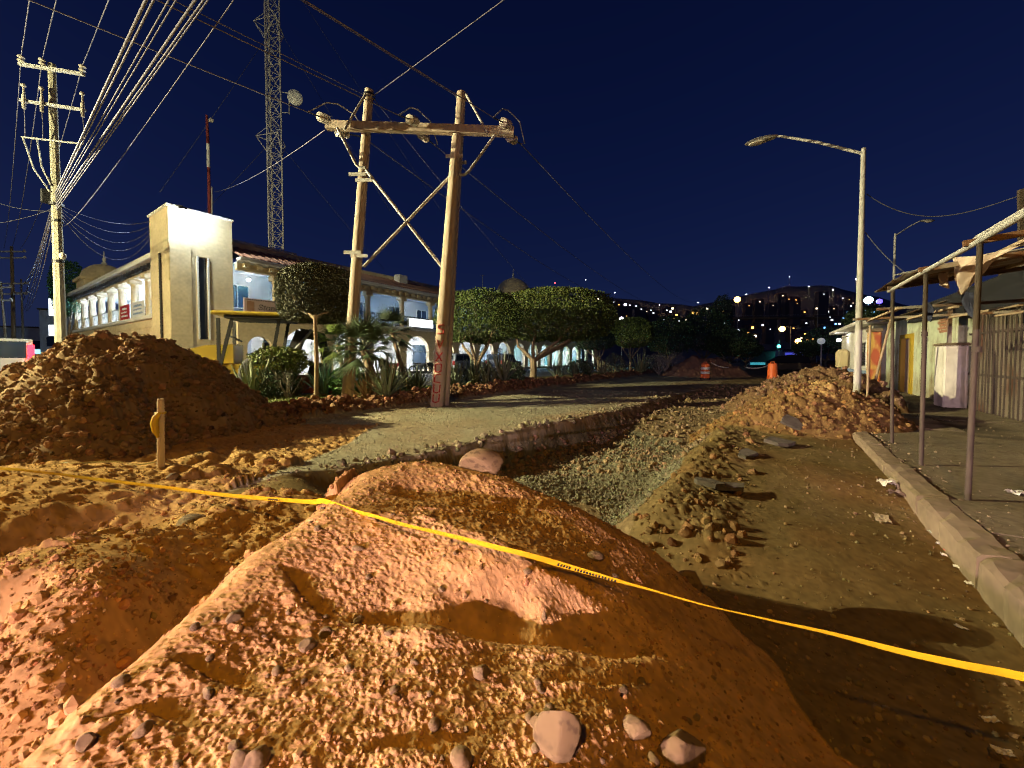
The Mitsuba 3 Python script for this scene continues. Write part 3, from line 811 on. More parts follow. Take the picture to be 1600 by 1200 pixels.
def text_on_x(parent, text, h, x, y0, z, mat, name='lettering', slant=0.0, **k):
    m = meshkit.text_mesh(text, h, 0.006, **k)
    v = np.array(m.vertices)
    v[:, 0] += slant * v[:, 1]
    return part(parent, name, moved(trimesh.Trimesh(v, m.faces, process=False), M=ROTX, t=(x, y0, z)), mat)


text_on_x(sign, 'Stone', .30, FX + .263, 10.02, 4.02, 'black', slant=.25)
text_on_x(sign, 'Gym', .34, FX + .263, 10.98, 4.02, 'black', slant=.25, bold=True)
part(sign, 'emblem', box(FX + .262, FX + .268, 9.50, 9.86, 3.92, 4.46), 'terracotta')
s2 = thing('lightbox_sign', 'glowing white lightbox sign on the balcony railing above the arches', 'sign')
put(s2, cbox(FX + .165, FX + .32, 20.75, 23.5, 3.80, 4.55, .03), 'white_paint')
part(s2, 'face', box(FX + .322, FX + .334, 20.82, 23.43, 3.86, 4.49), 'white_paint', emitter={**lamp((.92, 1.0, 1.0), 3.0), 'sampling_weight': .3})
for k, (x0, x1, mat, lab) in enumerate(((-35.9, -33.8, 'red_paint', 'small red banner hung on the balcony between two columns of the left wing'), (-33.2, -30.6, 'white_paint', 'white and blue banner hung on the balcony nearest the tower'))):
    bn = thing('banner', lab, 'banner')
    put(bn, box(x0, x1, FY - .03, FY + .0 - .002, 3.82, 4.75), mat)
    part(bn, 'print', [box(x0 + .3, x1 - .3, FY - .038, FY - .033, 4.0, 4.1), box(x0 + .3, x1 - .5, FY - .038, FY - .033, 4.25, 4.33), box(x0 + .5, x1 - .5, FY - .038, FY - .033, 4.45, 4.58)], 'white_paint' if k == 0 else 'blue_wall')

flood = thing('floodlight', 'blinding white floodlight on the top corner of the tower', 'floodlight')
fp = np.array([tx1 + 0.46, ty0 + 0.45, tz - 0.15])
put(flood, [cbox(fp[0] - .16, fp[0] + .10, fp[1] - .16, fp[1] + .16, fp[2] + .02, fp[2] + .14, .03)], 'dark_metal')
part(flood, 'bracket', beam((tx1 - .1, fp[1], tz + .2), (fp[0], fp[1], fp[2] + .17), .05, .05), 'dark_metal')
tilt = np.array([[0, 0, -1.0], [0, 1, 0], [1, 0, 0]])
q = np.array([[-.12, -.14, 0.01], [.06, -.14, -.012], [.06, .14, -.012], [-.12, .14, 0.01]]) + fp
part(flood, 'lens', moved(ICO1, s=.085, t=fp - np.array([0, 0, .09])), 'white_paint', emitter={**lamp((.75, .90, 1.0), 3600.0), 'sampling_weight': 9.0})

WHITE_B, CYAN = (.62, .80, 1.0), (.30, .95, 1.0)
bulb((-26.2, 10.6, 6.05), .10, (.22, .50, 1.0), 1500)
for y, c, p in ((12.7, WHITE_B, 90), (15.9, WHITE_B, 60), (18.95, (1, .98, .95), 300), (22.05, WHITE_B, 90), (25.2, WHITE_B, 70), (31.3, WHITE_B, 120), (37.5, WHITE_B, 140), (46.9, CYAN, 420), (53.0, CYAN, 700), (59.3, CYAN, 500)):
    bulb((-25.7, y, 3.50), .16, c, p * 12, flat=True, name='arcade_lamp')
for y in (17.4, 23.6, 33.0):
    bulb((-25.6, y, 6.44), .10, (.42, .65, 1.0), 900, flat=True, name='corridor_lamp')
for x, p in ((-28.9, 4500), (-34.8, 3600), (-39.6, 3600), (-43.2, 8000), (-47, 3600)):
    bulb((x, FY + 1.4, 5.9 if x > -40 else 5.0), .11, (.42, .70, 1.0), p, name='side_lamp')

# ---------------------------------------------------------------- the right side: kerb, pavement, canopy, shacks
KX = lambda y: np.interp(y, [-3, 2, 9.2], [1.02, 1.05, 1.16])
kerb = thing('kerb', kind='structure')
ys = np.arange(-2.6, 9.6, 1.22)
rk = np.random.default_rng(31)
first = True
for y0, y1 in zip(ys[:-1], ys[1:]):
    a, b = KX(y0), KX(y1)
    dz = rk.normal(0, .006)
    ring = []
    ny = 13
    for q_ in range(ny):
        yy = y0 + .006 + (y1 - y0 - .012) * q_ / (ny - 1)
        xx = KX(yy)
        w_ = np.array([[0, -.4], [.004, .085 + dz], [.03, .115 + dz], [.11, .119 + dz], [.19, .118 + dz], [.20, .10 + dz], [.20, -.4]])
        w_[1:6] += rk.normal(0, .0035, (5, 2))
        if rk.random() < .16:
            w_[1:3] += [.012, -.022]                          # a chipped arris
        ring += [[xx + a_, yy, z_] for a_, z_ in w_]
    f7 = [[q_ * 7 + c_, q_ * 7 + (c_ + 1) % 7, (q_ + 1) * 7 + (c_ + 1) % 7, (q_ + 1) * 7 + c_] for q_ in range(ny - 1) for c_ in range(7)]
    m = tm(ring, f7)
    e_ = (ny - 1) * 7
    m = trimesh.Trimesh(m.vertices, np.vstack([m.faces] + [[[0, c_ + 1, c_], [e_, e_ + c_, e_ + c_ + 1]] for c_ in range(1, 6)]), process=False)
    part(kerb, 'kerb_block', m, 'concrete')
walk = thing('pavement', kind='structure')
scene['slab_concrete'] = tex(lambda p, n, uv: pmix(pmix([.095, .076, .047], [.155, .128, .085], pfbm(p.x * 1.4, p.y * 1.4, 2, 4)), [.06, .048, .032], pstep(.5, .75, pfbm(p.x * .7 + 4, p.y * .9, 7, 3))) * (0.75 + 0.5 * pfbm(p.x * 25, p.y * 25, 1, 2)), 0.92,
                            lambda p, n, uv: pfbm(p.x * 30, p.y * 30, 1, 3), 0.006)
for i, y0 in enumerate(np.arange(-3.0, 40, 1.75)):
    for j, (x0, x1) in enumerate(((0, 2.68), (2.70, 4.6))):
        a0, a1 = (KX(y0) + .205, KX(y0 + 1.74) + .205) if j == 0 else (x0, x0)
        z = .098 + rk.normal(0, .005)
        v = [[a0, y0, -.3], [x1, y0, -.3], [x1, y0 + 1.735, -.3], [a1, y0 + 1.735, -.3], [a0, y0, z], [x1, y0, z + .01], [x1, y0 + 1.735, z + .01], [a1, y0 + 1.735, z]]
        part(walk, 'slab', tm(v, [[0, 3, 2, 1], [4, 5, 6, 7], [0, 1, 5, 4], [1, 2, 6, 5], [2, 3, 7, 6], [3, 0, 4, 7]]), 'slab_concrete')
# dirt and crumbs lying on the pavement
rl = np.random.default_rng(8)
pp = np.stack([rl.uniform(1.3, 3.9, 900), 1.5 + 10 * rl.random(900) ** 1.3, np.full(900, .108)], 1)
pp[:450, 0] = 1.28 + np.abs(rl.normal(0, .18, 450))
ss = .004 + .016 * rl.random(900) ** 4
gm, gi = scatter(PEB, pp, ss, rl)
part(walk, 'grit', gm, 'earth', color=np.clip(np.array([.22, .17, .11]) * (1 + rl.normal(0, .3, (900, 1))), .02, .6)[gi], kind='stuff')

# canopy of pipes over the pavement
can = thing('canopy', 'rusty pipe-frame canopy over the pavement with torn cloth hanging from it', 'canopy')
PX, PZ = 1.45, 2.28
post_y = [4.8, 6.12, 7.5]
for i, y in enumerate(post_y):
    p = part(can, 'post', bar((PX + .03 * (i - 1), y, .1), (PX, y + .04, PZ - .03), .021, .020, 10), 'dark_rust', smooth=50)
    if i < 2:
        part(p, 'weld_collar', bar((PX, y + .02, 1.35 + .2 * i), (PX, y + .02, 1.40 + .2 * i), .028, n=10), 'dark_rust', smooth=50)
part(can, 'post', bar((PX, 2.6, .1), (PX, 2.6, PZ - .03), .021, n=10), 'dark_rust', smooth=50)
part(can, 'front_pipe', tube([(PX, 0.8, PZ + .03), (PX, 3.6, PZ + .02), (PX, 5.06, PZ + .0), (PX, 7.75, PZ)], .024, 10), 'galvanised', smooth=50)
part(can, 'front_pipe', tube([(PX + .10, 3.4, PZ + .10), (PX + .04, 5.02, PZ + .06), (PX, 5.0, PZ + .02)], .026, 8), 'galvanised', smooth=50)
part(can, 'rear_pipe', tube([(3.9, 0.8, 2.55), (3.9, 7.8, 2.5)], .03, 8), 'rusty_sheet', smooth=50)
for y in (4.0, 5.0, 6.2, 7.55):
    part(can, 'rafter', beam((PX - .05, y, PZ + .02), (3.95, y, 2.56), .045, .05), 'rusty_sheet')
for k, x in enumerate((1.95, 2.5, 3.05, 3.55)):
    zz = PZ + .05 + (x - PX) / 2.5 * .27
    part(can, 'purlin', beam((x, 5.0 if k else 3.2, zz), (x, 7.75, zz), .04, .03), 'old_wood')


def corrugated(w, l, pitch=.076, amp=.011, nl=2):
    """A corrugated sheet: w across the waves (x), l along them (y), in the xy plane."""
    n = int(w / pitch * 6)
    x = np.linspace(0, w, n)
    z = amp * np.sin(x / pitch * 2 * np.pi)
    y = np.linspace(0, l, nl)
    v = np.stack(np.meshgrid(x, y, indexing='ij'), -1).reshape(-1, 2)
    v = np.column_stack([v, np.repeat(z, nl)])
    i, j = np.meshgrid(np.arange(n - 1), np.arange(nl - 1), indexing='ij')
    q = np.stack([i * nl + j, (i + 1) * nl + j, (i + 1) * nl + j + 1, i * nl + j + 1], -1).reshape(-1, 4)
    top = tm(v, q)
    return cat([top, moved(trimesh.Trimesh(top.vertices, top.faces[:, ::-1], process=False), t=(0, 0, -.002))])


# roof sheets: waves run down from the wall to the front pipe
sl = math.atan2(.27, 2.5)
for k, y0 in enumerate(np.arange(6.6, 7.7, .52)):
    m = corrugated(.58, 1.25)
    v = np.array(m.vertices)
    w = np.stack([PX - .08 + v[:, 1] * math.cos(sl), y0 + v[:, 0], PZ + .055 + .012 * (k % 2) + v[:, 1] * math.sin(sl) + v[:, 2] + .02 * (k == 2) * v[:, 0]], 1)
    part(can, 'roof_sheet', trimesh.Trimesh(w, m.faces, process=False), 'rusty_sheet', smooth=60)
m = corrugated(.8, .9)
v = np.array(m.vertices)
part(can, 'roof_sheet', trimesh.Trimesh(np.stack([PX + .0 + v[:, 1], 6.75 + v[:, 0] * .95, PZ + .10 + .16 * v[:, 1] + v[:, 2] + .11 * v[:, 0]], 1), m.faces, process=False), 'galvanised', smooth=60, label='bent pale sheet lying loose on top')
# a second, lower row of laths at the far end
for k in range(4):
    part(can, 'lath', beam((PX + .1 + .55 * k, 7.65, 2.02 - .02 * k), (PX + .1 + .55 * k + .1, 10.4, 2.05), .05, .03), 'old_wood')
part(can, 'cross_lath', beam((1.4, 8.2, 2.07), (3.9, 8.2, 2.1), .05, .04), 'rusty_sheet')
part(can, 'cross_lath', beam((1.4, 10.2, 2.08), (3.9, 10.2, 2.1), .05, .04), 'rusty_sheet')


def cloth_sheet(outline, n, sag, seed, wave=.05):
    """A hanging cloth: outline gives (left, right) edges as 3-D polylines of equal length, from top to bottom."""
    L, R = (np.asarray(o, float) for o in outline)
    u = np.linspace(0, 1, n)
    k = np.linspace(0, len(L) - 1, n)
    Li = np.stack([np.interp(k, np.arange(len(L)), L[:, c]) for c in range(3)], 1)
    Ri = np.stack([np.interp(k, np.arange(len(R)), R[:, c]) for c in range(3)], 1)
    g = Li[:, None] * (1 - u)[None, :, None] + Ri[:, None] * u[None, :, None]
    nrm = np.cross(Ri[0] - Li[0], Li[-1] - Li[0]); nrm /= np.linalg.norm(nrm) + 1e-9
    w = wave * (np.sin(u * 9 + seed)[None, :] + .6 * np.sin(u * 17 + 2 * seed + 3 * u[:, None] * 2)) * np.sin(np.pi * np.clip(u[:, None] * 1.0 + .08, 0, 1))
    g = g + nrm * w[..., None]
    g[..., 2] -= sag * (np.sin(np.pi * u)[None, :]) * (1 - u[:, None] * .3)
    i, j = np.meshgrid(np.arange(n - 1), np.arange(n - 1), indexing='ij')
    q = np.stack([i * n + j, (i + 1) * n + j, (i + 1) * n + j + 1, i * n + j + 1], -1).reshape(-1, 4)
    m = tm(g.reshape(-1, 3), q)
    return cat([m, moved(trimesh.Trimesh(m.vertices, m.faces[:, ::-1], process=False), t=nrm * .004)])


rag = thing('torn_cloth', 'big pale torn cloth hanging in a point from the bare canopy frame', 'cloth')
put(rag, cloth_sheet(([at(1482, 402, 4.35), at(1490, 440, 4.32), at(1497, 458, 4.3)], [at(1598, 382, 3.3), at(1545, 408, 3.75), at(1506, 458, 4.25)]), 14, .03, 1.0), 'cloth_pale', smooth=True)
part(rag, 'hanging_strip', cloth_sheet(([at(1528, 392, 3.95), at(1528, 420, 3.94)], [at(1533, 391, 3.9), at(1533, 418, 3.89)]), 6, 0, .4, .01), 'cloth_dark', smooth=True)
for k, (a, b, c, d, lab, mat) in enumerate(((1443, 470, 1454, 498, 'dark blue garment hanging from the canopy in front of the mint wall', 'cloth_dark'), (1464, 418, 1482, 446, 'bundle of pale rags tied under the canopy roof beside the torn cloth', 'cloth_pale'), (1508, 455, 1522, 492, 'grey garment hanging in the shade below the torn cloth', 'cloth_dark'))):
    cl = thing('hanging_garment', lab, 'garment')
    dd = (5.6, 4.9, 4.6)[k]
    put(cl, cloth_sheet(([at(a, b, dd), at(a - 1, (b + d) / 2, dd), at(a + 4, d, dd)], [at(c, b + 2, dd * .98), at(c + 2, (b + d) / 2, dd * .98), at(c + 1, d + 5, dd * .98)]), 10, .01, k * 1.7, .03), mat, smooth=True)

# mint coloured shack
WX = 4.02
sh = thing('mint_shack', 'peeling mint-green shack behind the canopy with a yellow door frame', 'building')
door = (18.2, 19.3)
put(sh, [box(WX, WX + 3.5, 14.55, 14.75, 0, 2.75), box(WX, WX + .18, 14.76, door[0], 0, 2.72), box(WX, WX + .18, door[0], door[1], 2.05, 2.72), box(WX, WX + .18, door[1], 21.4, 0, 2.7), box(WX + 3.3, WX + 3.5, 14.76, 21.4, 0, 2.7), box(WX, WX + 3.5, 21.4, 21.6, 0, 2.7)], 'mint_plaster')
part(sh, 'roof', [corr for corr in [moved(corrugated(6.9, 3.9), M=np.array([[0, 1, 0], [1, 0, 0], [0, 0, 1.0]]), t=(WX - .25, 14.6, 2.80))]], 'rusty_sheet', smooth=60)
part(sh, 'door_frame', [box(WX - .06, WX + .1, door[0] - .16, door[0] + .05, .1, 2.14), box(WX - .06, WX + .1, door[1] - .05, door[1] + .16, .1, 2.14), box(WX - .06, WX + .1, door[0] + .05, door[1] - .05, 2.0, 2.14)], 'yellow_paint')
part(sh, 'door', box(WX + .06, WX + .11, door[0] + .06, door[1] - .06, .1, 2.0), 'old_wood')
rb = np.random.default_rng(77)
# bare bricks where the plaster has fallen off under the eave
for r_ in range(7):
    for c in range(3):
        y0 = 14.95 + c * .26 + (r_ % 2) * .13
        z0 = 2.02 + r_ * .085
        part(sh, 'brick', box(WX - .02 - .008 * rb.random(), WX + .02, y0, y0 + .245, z0, z0 + .072), 'terracotta')
# corrugated fence, one sheet beside the other
fc = thing('sheet_fence', 'fence of rusty upright corrugated sheets and laths at the right edge beside the white pillar', 'fence')
for k, y0 in enumerate(np.arange(4.4, 13.7, .78)):
    h = 2.35 + .18 * rb.random() - .25 * (k % 3 == 1)
    m = corrugated(.82, h, .09, .018)
    v = np.array(m.vertices)
    lean = rb.normal(0, .015)
    part(fc, 'sheet', trimesh.Trimesh(np.stack([WX + .05 + .015 * (k % 2) + v[:, 2] + lean * v[:, 1], y0 + v[:, 0], .09 + v[:, 1]], 1), m.faces, process=False), 'dark_sheet', smooth=60)
for k, y0 in enumerate(np.arange(8.6, 13.5, .17)):
    h = 2.15 + .25 * rb.random()
    part(fc, 'lath', beam((WX - .02 + rb.normal(0, .006), y0 + rb.normal(0, .012), .1), (WX - .02, y0 + rb.normal(0, .025), h), .022, .022, up=(0, 1, 0)), 'dark_rust')
for z in (.9, 1.85):
    part(fc, 'rail', beam((WX + .012, 4.4, z), (WX + .012, 13.8, z + .03), .04, .05), 'dark_rust')
shed = thing('dark_shed', 'added dark shed behind the corrugated fence, filling in the blackness under the torn cloth', 'shed')
put(shed, [box(4.35, 8.0, 3.0, 13.5, 0.0, 3.42)], 'dark_sheet')  # block added to supply the darkness above the fence
part(shed, 'roof', cbox(4.2, 8.2, 2.8, 13.6, 3.422, 3.52, .02), 'black')
for k in range(6):
    part(shed, 'wall_post', beam((4.30, 4.2 + 1.8 * k, 2.0), (4.30, 4.2 + 1.8 * k, 3.41), .09, .09, up=(0, 1, 0)), 'dark_rust')
part(can, 'corner_post', beam(at(1598, 385, 4.6), at(1597, 296, 4.6), .06, .06, up=(0, 1, 0)), 'dark_rust')
tr = thing('black_tarpaulin', 'black sheet added as the darkness under the canopy roof above fence and mint wall', 'tarpaulin')
put(tr, cloth_sheet(([(3.93, 18.6, 2.95), (3.93, 18.4, 2.5)], [(3.93, 4.0, 3.3), (3.93, 4.0, 2.25)]), 26, .10, 2.0, .06), 'black', smooth=True)  # added sheet: the darkness under the canopy put in as black colour
pil = thing('white_pillar', 'short whitewashed pillar with dirty foot at the corner of the mint shack', 'pillar')
put(pil, cbox(WX - .42, WX - .01, 13.75, 14.4, .08, 1.62, .03), 'white_plaster')
part(pil, 'cap', cbox(WX - .45, WX + .02, 13.72, 14.43, 1.622, 1.68, .015), 'concrete')
part(pil, 'upright', beam((WX - .2, 14.3, 1.68), (WX - .2, 14.3, 2.7), .07, .07, up=(0, 1, 0)), 'rusty_sheet')
ld = thing('leaning_pole', 'yellowish pole leaning beside the red post in front of the yellow door frame', 'pole')
put(ld, bar((2.2, 13.4, .1), (2.55, 13.2, 2.45), .03, .026), 'old_wood', smooth=50)
rp = thing('red_post', 'thick red and yellow stained post near the white house', 'post')
put(rp, cbox(2.52, 2.80, 15.6, 15.9, .1, 2.1, .03), tex(lambda p, n, uv: pmix([.40, .10, .05], [.55, .36, .10], pstep(.42, .6, pfbm(p.x * 6, p.y * 6, p.z * 2.2, 3))), .8))
part(rp, 'cap', cbox(2.49, 2.83, 15.57, 15.93, 2.102, 2.2, .02), 'concrete')
tp = thing('thin_post', 'thin pale pipe post between the street lamp and the red post', 'post')
put(tp, bar((1.75, 10.9, .0), (1.77, 10.9, 2.0), .022, n=8), 'old_wood', smooth=50)
part(tp, 'foot', bar((1.75, 10.9, .0), (1.75, 10.9, .16), .035, n=8), 'concrete')
# white house beyond
hs = thing('white_house', 'small white house with a barred window beyond the mint shack', 'building')
hy0, hy1 = 22.2, 30.5
put(hs, [box(WX - .3, WX + 6, hy0, hy0 + .2, 0, 2.75), box(WX - .3, WX - .1, hy0 + .21, 23.6, 0, 2.75), box(WX - .3, WX - .1, 23.6, 25.0, 0, .95), box(WX - .3, WX - .1, 23.6, 25.0, 2.05, 2.75), box(WX - .3, WX - .1, 25.0, hy1, 0, 2.75), box(WX - .3, WX + 6, hy1, hy1 + .2, 0, 2.75)], 'white_plaster')
part(hs, 'roof_slab', cbox(WX - .9, WX + 6.2, hy0 - .2, hy1 + .4, 2.752, 2.92, .03), 'white_plaster')
part(hs, 'plinth', box(WX - .33, WX - .302, hy0, hy1, 0, .75), 'blue_wall')
hw = part(hs, 'window', box(WX - .14, WX - .12, 23.6, 25.0, .95, 2.05), 'glass')
for k in range(6):
    part(hw, 'bar', bar((WX - .25, 23.72 + k * .23, .96), (WX - .25, 23.72 + k * .23, 2.04), .012, n=6), 'dark_metal')
part(hw, 'frame', [box(WX - .33, WX - .2, 23.5, 23.598, .85, 2.15), box(WX - .33, WX - .2, 25.002, 25.1, .85, 2.15), box(WX - .33, WX - .2, 23.598, 25.002, .85, .948), box(WX - .33, WX - .2, 23.598, 25.002, 2.052, 2.15)], 'white_paint')
hl = thing('wall_lamp', 'small bright lamp on the white house by the foot of the street lamp', 'lamp')
lp = np.array([WX - .7, 28.5, 2.35])
put(hl, moved(ICO1, s=.11, t=lp), 'white_paint', emitter={**lamp((1.0, .92, .62), 60), 'sampling_weight': .3})
part(hl, 'bracket', bar(lp + [.08, 0, .1], (WX - .3, 28.5, 2.55), .02), 'dark_metal')
# the street lamps
def street_lamp(name, base, top_z, arm_to, label, group=None, r=.075, mat='galvanised'):
    k = thing(name, label, 'street lamp', group)
    b = np.asarray(base, float)
    top = np.array([b[0], b[1], top_z])
    put(k, bar(b, top, r, r * .62, 14), mat, smooth=50)
    e = np.asarray(arm_to, float)
    part(k, 'arm', tube([top + [0, 0, -.12], top + (e - top) * .5, top + (e - top) * .93 + [0, 0, .03], e + [0, 0, .03]], [.035, .033, .03, .028], 8), mat, smooth=60)
    d = e - top; d[2] = 0; d /= np.linalg.norm(d)
    R = np.stack([d, np.cross([0, 0, 1], d), [0, 0, 1]], 1)
    head = moved(trimesh.creation.icosphere(subdivisions=2), s=(.36, .14, .075))
    v = np.array(head.vertices); v[:, 2] = np.where(v[:, 2] < -.02, -.02 + (v[:, 2] + .02) * .3, v[:, 2]); head = trimesh.Trimesh(v, head.faces, process=False)
    part(k, 'head', moved(head, M=R, t=e + d * .30), mat, smooth=50)
    part(k, 'lens', moved(moved(ICO2, s=(.2, .1, .06)), M=R, t=e + d * .38 + [0, 0, -.035]), 'ceramic', smooth=True)
    part(k, 'foot_plate', cbox(b[0] - .17, b[0] + .17, b[1] - .17, b[1] + .17, b[2] - .02, b[2] + .05, .01), 'concrete')
    return k


lamp1 = street_lamp('street_lamp', (1.75, 12.0, .1), 6.15, (.05, 12.0, 6.95), 'tall pale street lamp with its arm over the trench, behind the lit soil pile', mat='galvanised')
b2 = at(1393, 560, 20)
t2 = at(1393, 365, 20)
street_lamp('street_lamp', (b2[0], b2[1], 0.0), t2[2], at(1440, 345, 20.0), 'second street lamp rising behind the canopy roof, its arm pointing right', mat='galvanised')

# boards and rubbish
def paper(name, label, cat_, pos, size, col, seed, crumple=.25):
    k = thing(name, label, cat_)
    r = np.random.default_rng(seed)
    n = 9
    u = np.linspace(-.5, .5, n)
    g = np.stack(np.meshgrid(u, u, indexing='ij'), -1).reshape(-1, 2)
    z = crumple * np.abs(meshkit.fbm(np.column_stack([g * 3.1 + seed, np.zeros(len(g))]), 3, seed) - .5) * 2
    v = np.column_stack([g + r.normal(0, .03, g.shape), z]) * np.array([size[0], size[1], max(size)])
    i, j = np.meshgrid(np.arange(n - 1), np.arange(n - 1), indexing='ij')
    q = np.stack([i * n + j, (i + 1) * n + j, (i + 1) * n + j + 1, i * n + j + 1], -1).reshape(-1, 4)
    m = moved(tm(v, q), rz=r.uniform(0, 3), t=pos)
    put(k, m, rough(col, .6))
    return k


def on(px, py, z=0.0, dz=.01):
    p = ground(px, py, z)
    return np.array([p[0], p[1], max(z_at(p[0], p[1]), -.15) + dz])


paper('crumpled_paper', 'crumpled whitish paper bag lying against the kerb', 'paper', on(1392, 765, -.03, .02), (.17, .26), (.62, .58, .52), 3, .5)
paper('crumpled_paper', 'dark crumpled rag beside the whitish paper bag', 'rag', on(1404, 776, -.03, .02), (.16, .14), (.10, .06, .05), 4, .4)
paper('cardboard_scrap', 'flat beige cardboard scrap on the bare ground before the kerb', 'cardboard', on(1378, 805, -.05, .012), (.22, .10), (.45, .36, .24), 5, .1)
for k, (a, b, s_, c) in enumerate(((1432, 786, .07, (.6, .58, .55)), (1420, 783, .06, (.5, .42, .3)), (1459, 829, .07, (.45, .62, .58)), (1468, 845, .06, (.5, .5, .5)), (1482, 856, .05, (.62, .08, .06)), (1475, 861, .05, (.6, .55, .5)), (1502, 880, .07, (.62, .6, .58)), (1519, 903, .06, (.7, .68, .65)), (1360, 715, .06, (.6, .56, .5)))):
    lab_ = ('pale grey scrap beside the beige cardboard at the kerb', 'tan scrap touching the pale grey one near the kerb', 'pale turquoise scrap of plastic at the kerb foot', 'grey scrap at the kerb foot below the turquoise one', 'bright red scrap of plastic at the kerb foot', 'cream scrap next to the bright red one', 'white scrap at the kerb foot beyond the red one, towards the viewer', 'whitest scrap, nearest the viewer, at the kerb foot', 'tan scrap on the bare ground at the far end of the kerb')[k]
    paper('litter_scrap', lab_, 'litter', on(a, b, -.06, .012), (s_, s_ * .6), c, 20 + k, .3)
    labels[[x for x in labels if x.startswith('litter_scrap')][-1]]['group'] = 'litter along the kerb'
for k, (a, b, s_) in enumerate(((1590, 773, .10), (1372, 630, .12))):
    p = ground(a, b, .11)
    paper('foil_scrap', ('pale crumpled plastic on the pavement at the right edge', 'pale scrap on the pavement beyond the soil pile')[k], 'litter', (p[0], p[1], .122), (s_ * 1.6, s_), (.55, .55, .52), 50 + k, .3)
for k, (a, b, s_) in enumerate(((1502, 984, .05), (1548, 1126, .06), (1567, 1180, .06))):
    paper('leaf_scrap', ('pale scrap on the smooth dark soil just below the tape at the right', 'pale curled scrap on the dark soil at the lower right, above another', 'pale scrap on the dark soil nearest the lower right corner')[k], 'litter', on(a, b, -.12, .008), (s_, s_ * .5), (.5, .46, .4), 60 + k, .3)
    labels[[x for x in labels if x.startswith('leaf_scrap')][-1]]['group'] = 'scraps on the dark soil'
# broken asphalt slabs at the trench edge and on the pile
def slab(label, px, py, z, w, l, h, rz, tiltx, tilty, mat, seed):
    k = thing('broken_slab', label, 'asphalt slab')
    r = np.random.default_rng(seed)
    ang = np.sort(r.uniform(0, 2 * np.pi, 9))
    rad = r.uniform(.75, 1.1, 9)
    pol = Polygon(np.stack([np.cos(ang) * rad * w / 2, np.sin(ang) * rad * l / 2], 1)).buffer(0)
    m = trimesh.creation.extrude_polygon(pol if pol.geom_type == 'Polygon' else pol.geoms[0], h, engine='earcut')
    M = trimesh.transformations.euler_matrix(tiltx, tilty, rz)[:3, :3]
    p = ground(px, py, z)
    put(k, moved(m, M=M, t=(p[0], p[1], z)), mat)


scene['asphalt_piece'] = tex(lambda p, n, uv: pmix([.05, .045, .04], [.15, .13, .105], pfbm(p.x * 20, p.y * 20, p.z * 20, 3)), .9)
slab('upright broken slab of grey asphalt leaning on the brightly lit soil pile', 1237, 662, .19, .38, .32, .05, .5, .9, .15, 'asphalt_piece', 1)
slab('flat dark asphalt slab sticking out at the foot of the lit soil pile', 1215, 692, .05, .5, .32, .05, .2, .1, .12, 'asphalt_piece', 2)
slab('dark asphalt slab jutting over the trench edge, farthest of the three in a row', 1168, 711, .02, .4, .22, .045, 1.2, .05, -.1, 'asphalt_piece', 3)
slab('yellowish broken slab jutting over the trench edge above the orange soil', 1105, 757, .02, .28, .24, .045, .3, -.05, .1, 'asphalt_piece', 4)
slab('black asphalt slab lying in a hollow right of the yellowish slab', 1142, 764, -.02, .4, .2, .045, .9, .05, .05, 'asphalt_piece', 5)

# ---------------------------------------------------------------- poles, masts and cables
def insulator(parent, p, d, n=4, r=.10, gap=.085, name='insulator', mat='ceramic'):
    """A string of discs from p along d."""
    d = np.asarray(d, float) / np.linalg.norm(d)
    a, b, _ = frame_of(d)
    R = np.stack([a, b, d], 1)
    prof = []
    for k in range(n):
        z = k * gap
        prof += [(.03, z), (r, z + gap * .25), (r * .92, z + gap * .6), (.035, z + gap * .75)]
    m = lathe([(.001, -.02)] + prof + [(.001, n * gap)], 12)
    return part(parent, name, moved(m, M=R, t=p), mat, smooth=50)


hf = thing('twin_pole', 'twin wooden power poles joined by one crossarm and crossed braces', 'power pole')
pb = {'l': (at(541, 632, 10.9), at(577, 141, 10.9)), 'r': (at(690, 640, 10.75), at(721, 145, 10.75))}
put(hf, tube([pb['r'][0] - [0, 0, .3], (pb['r'][0] + pb['r'][1]) / 2, pb['r'][1]], [.19, .16, .125], 16), 'pole_wood', smooth=50)
part(hf, 'pole', tube([pb['l'][0] - [0, 0, .3], (pb['l'][0] + pb['l'][1]) / 2, pb['l'][1]], [.17, .15, .12], 16), 'pole_wood', smooth=50)
toC = -np.array([-SN, CS, 0.0])                     # towards the camera
right = np.array([CS, SN, 0.0])
s0, s1 = at(682, 636, 10.5), at(714, 212, 10.5)
part(hf, 'splint_pole', tube([s0 - [0, 0, .2], (s0 + s1) / 2, s1], [.185, .165, .135], 14), 'pole_wood', smooth=50)
ax0, ax1 = at(510, 196, 10.6), at(803, 206, 10.45)
part(hf, 'crossarm', beam(ax0, ax1, .16, .22), 'pole_wood')


def lerp_pole(w, f):
    return pb[w][0] + (pb[w][1] - pb[w][0]) * f


def px_on(px, py, t):
    return at(px, py, t)


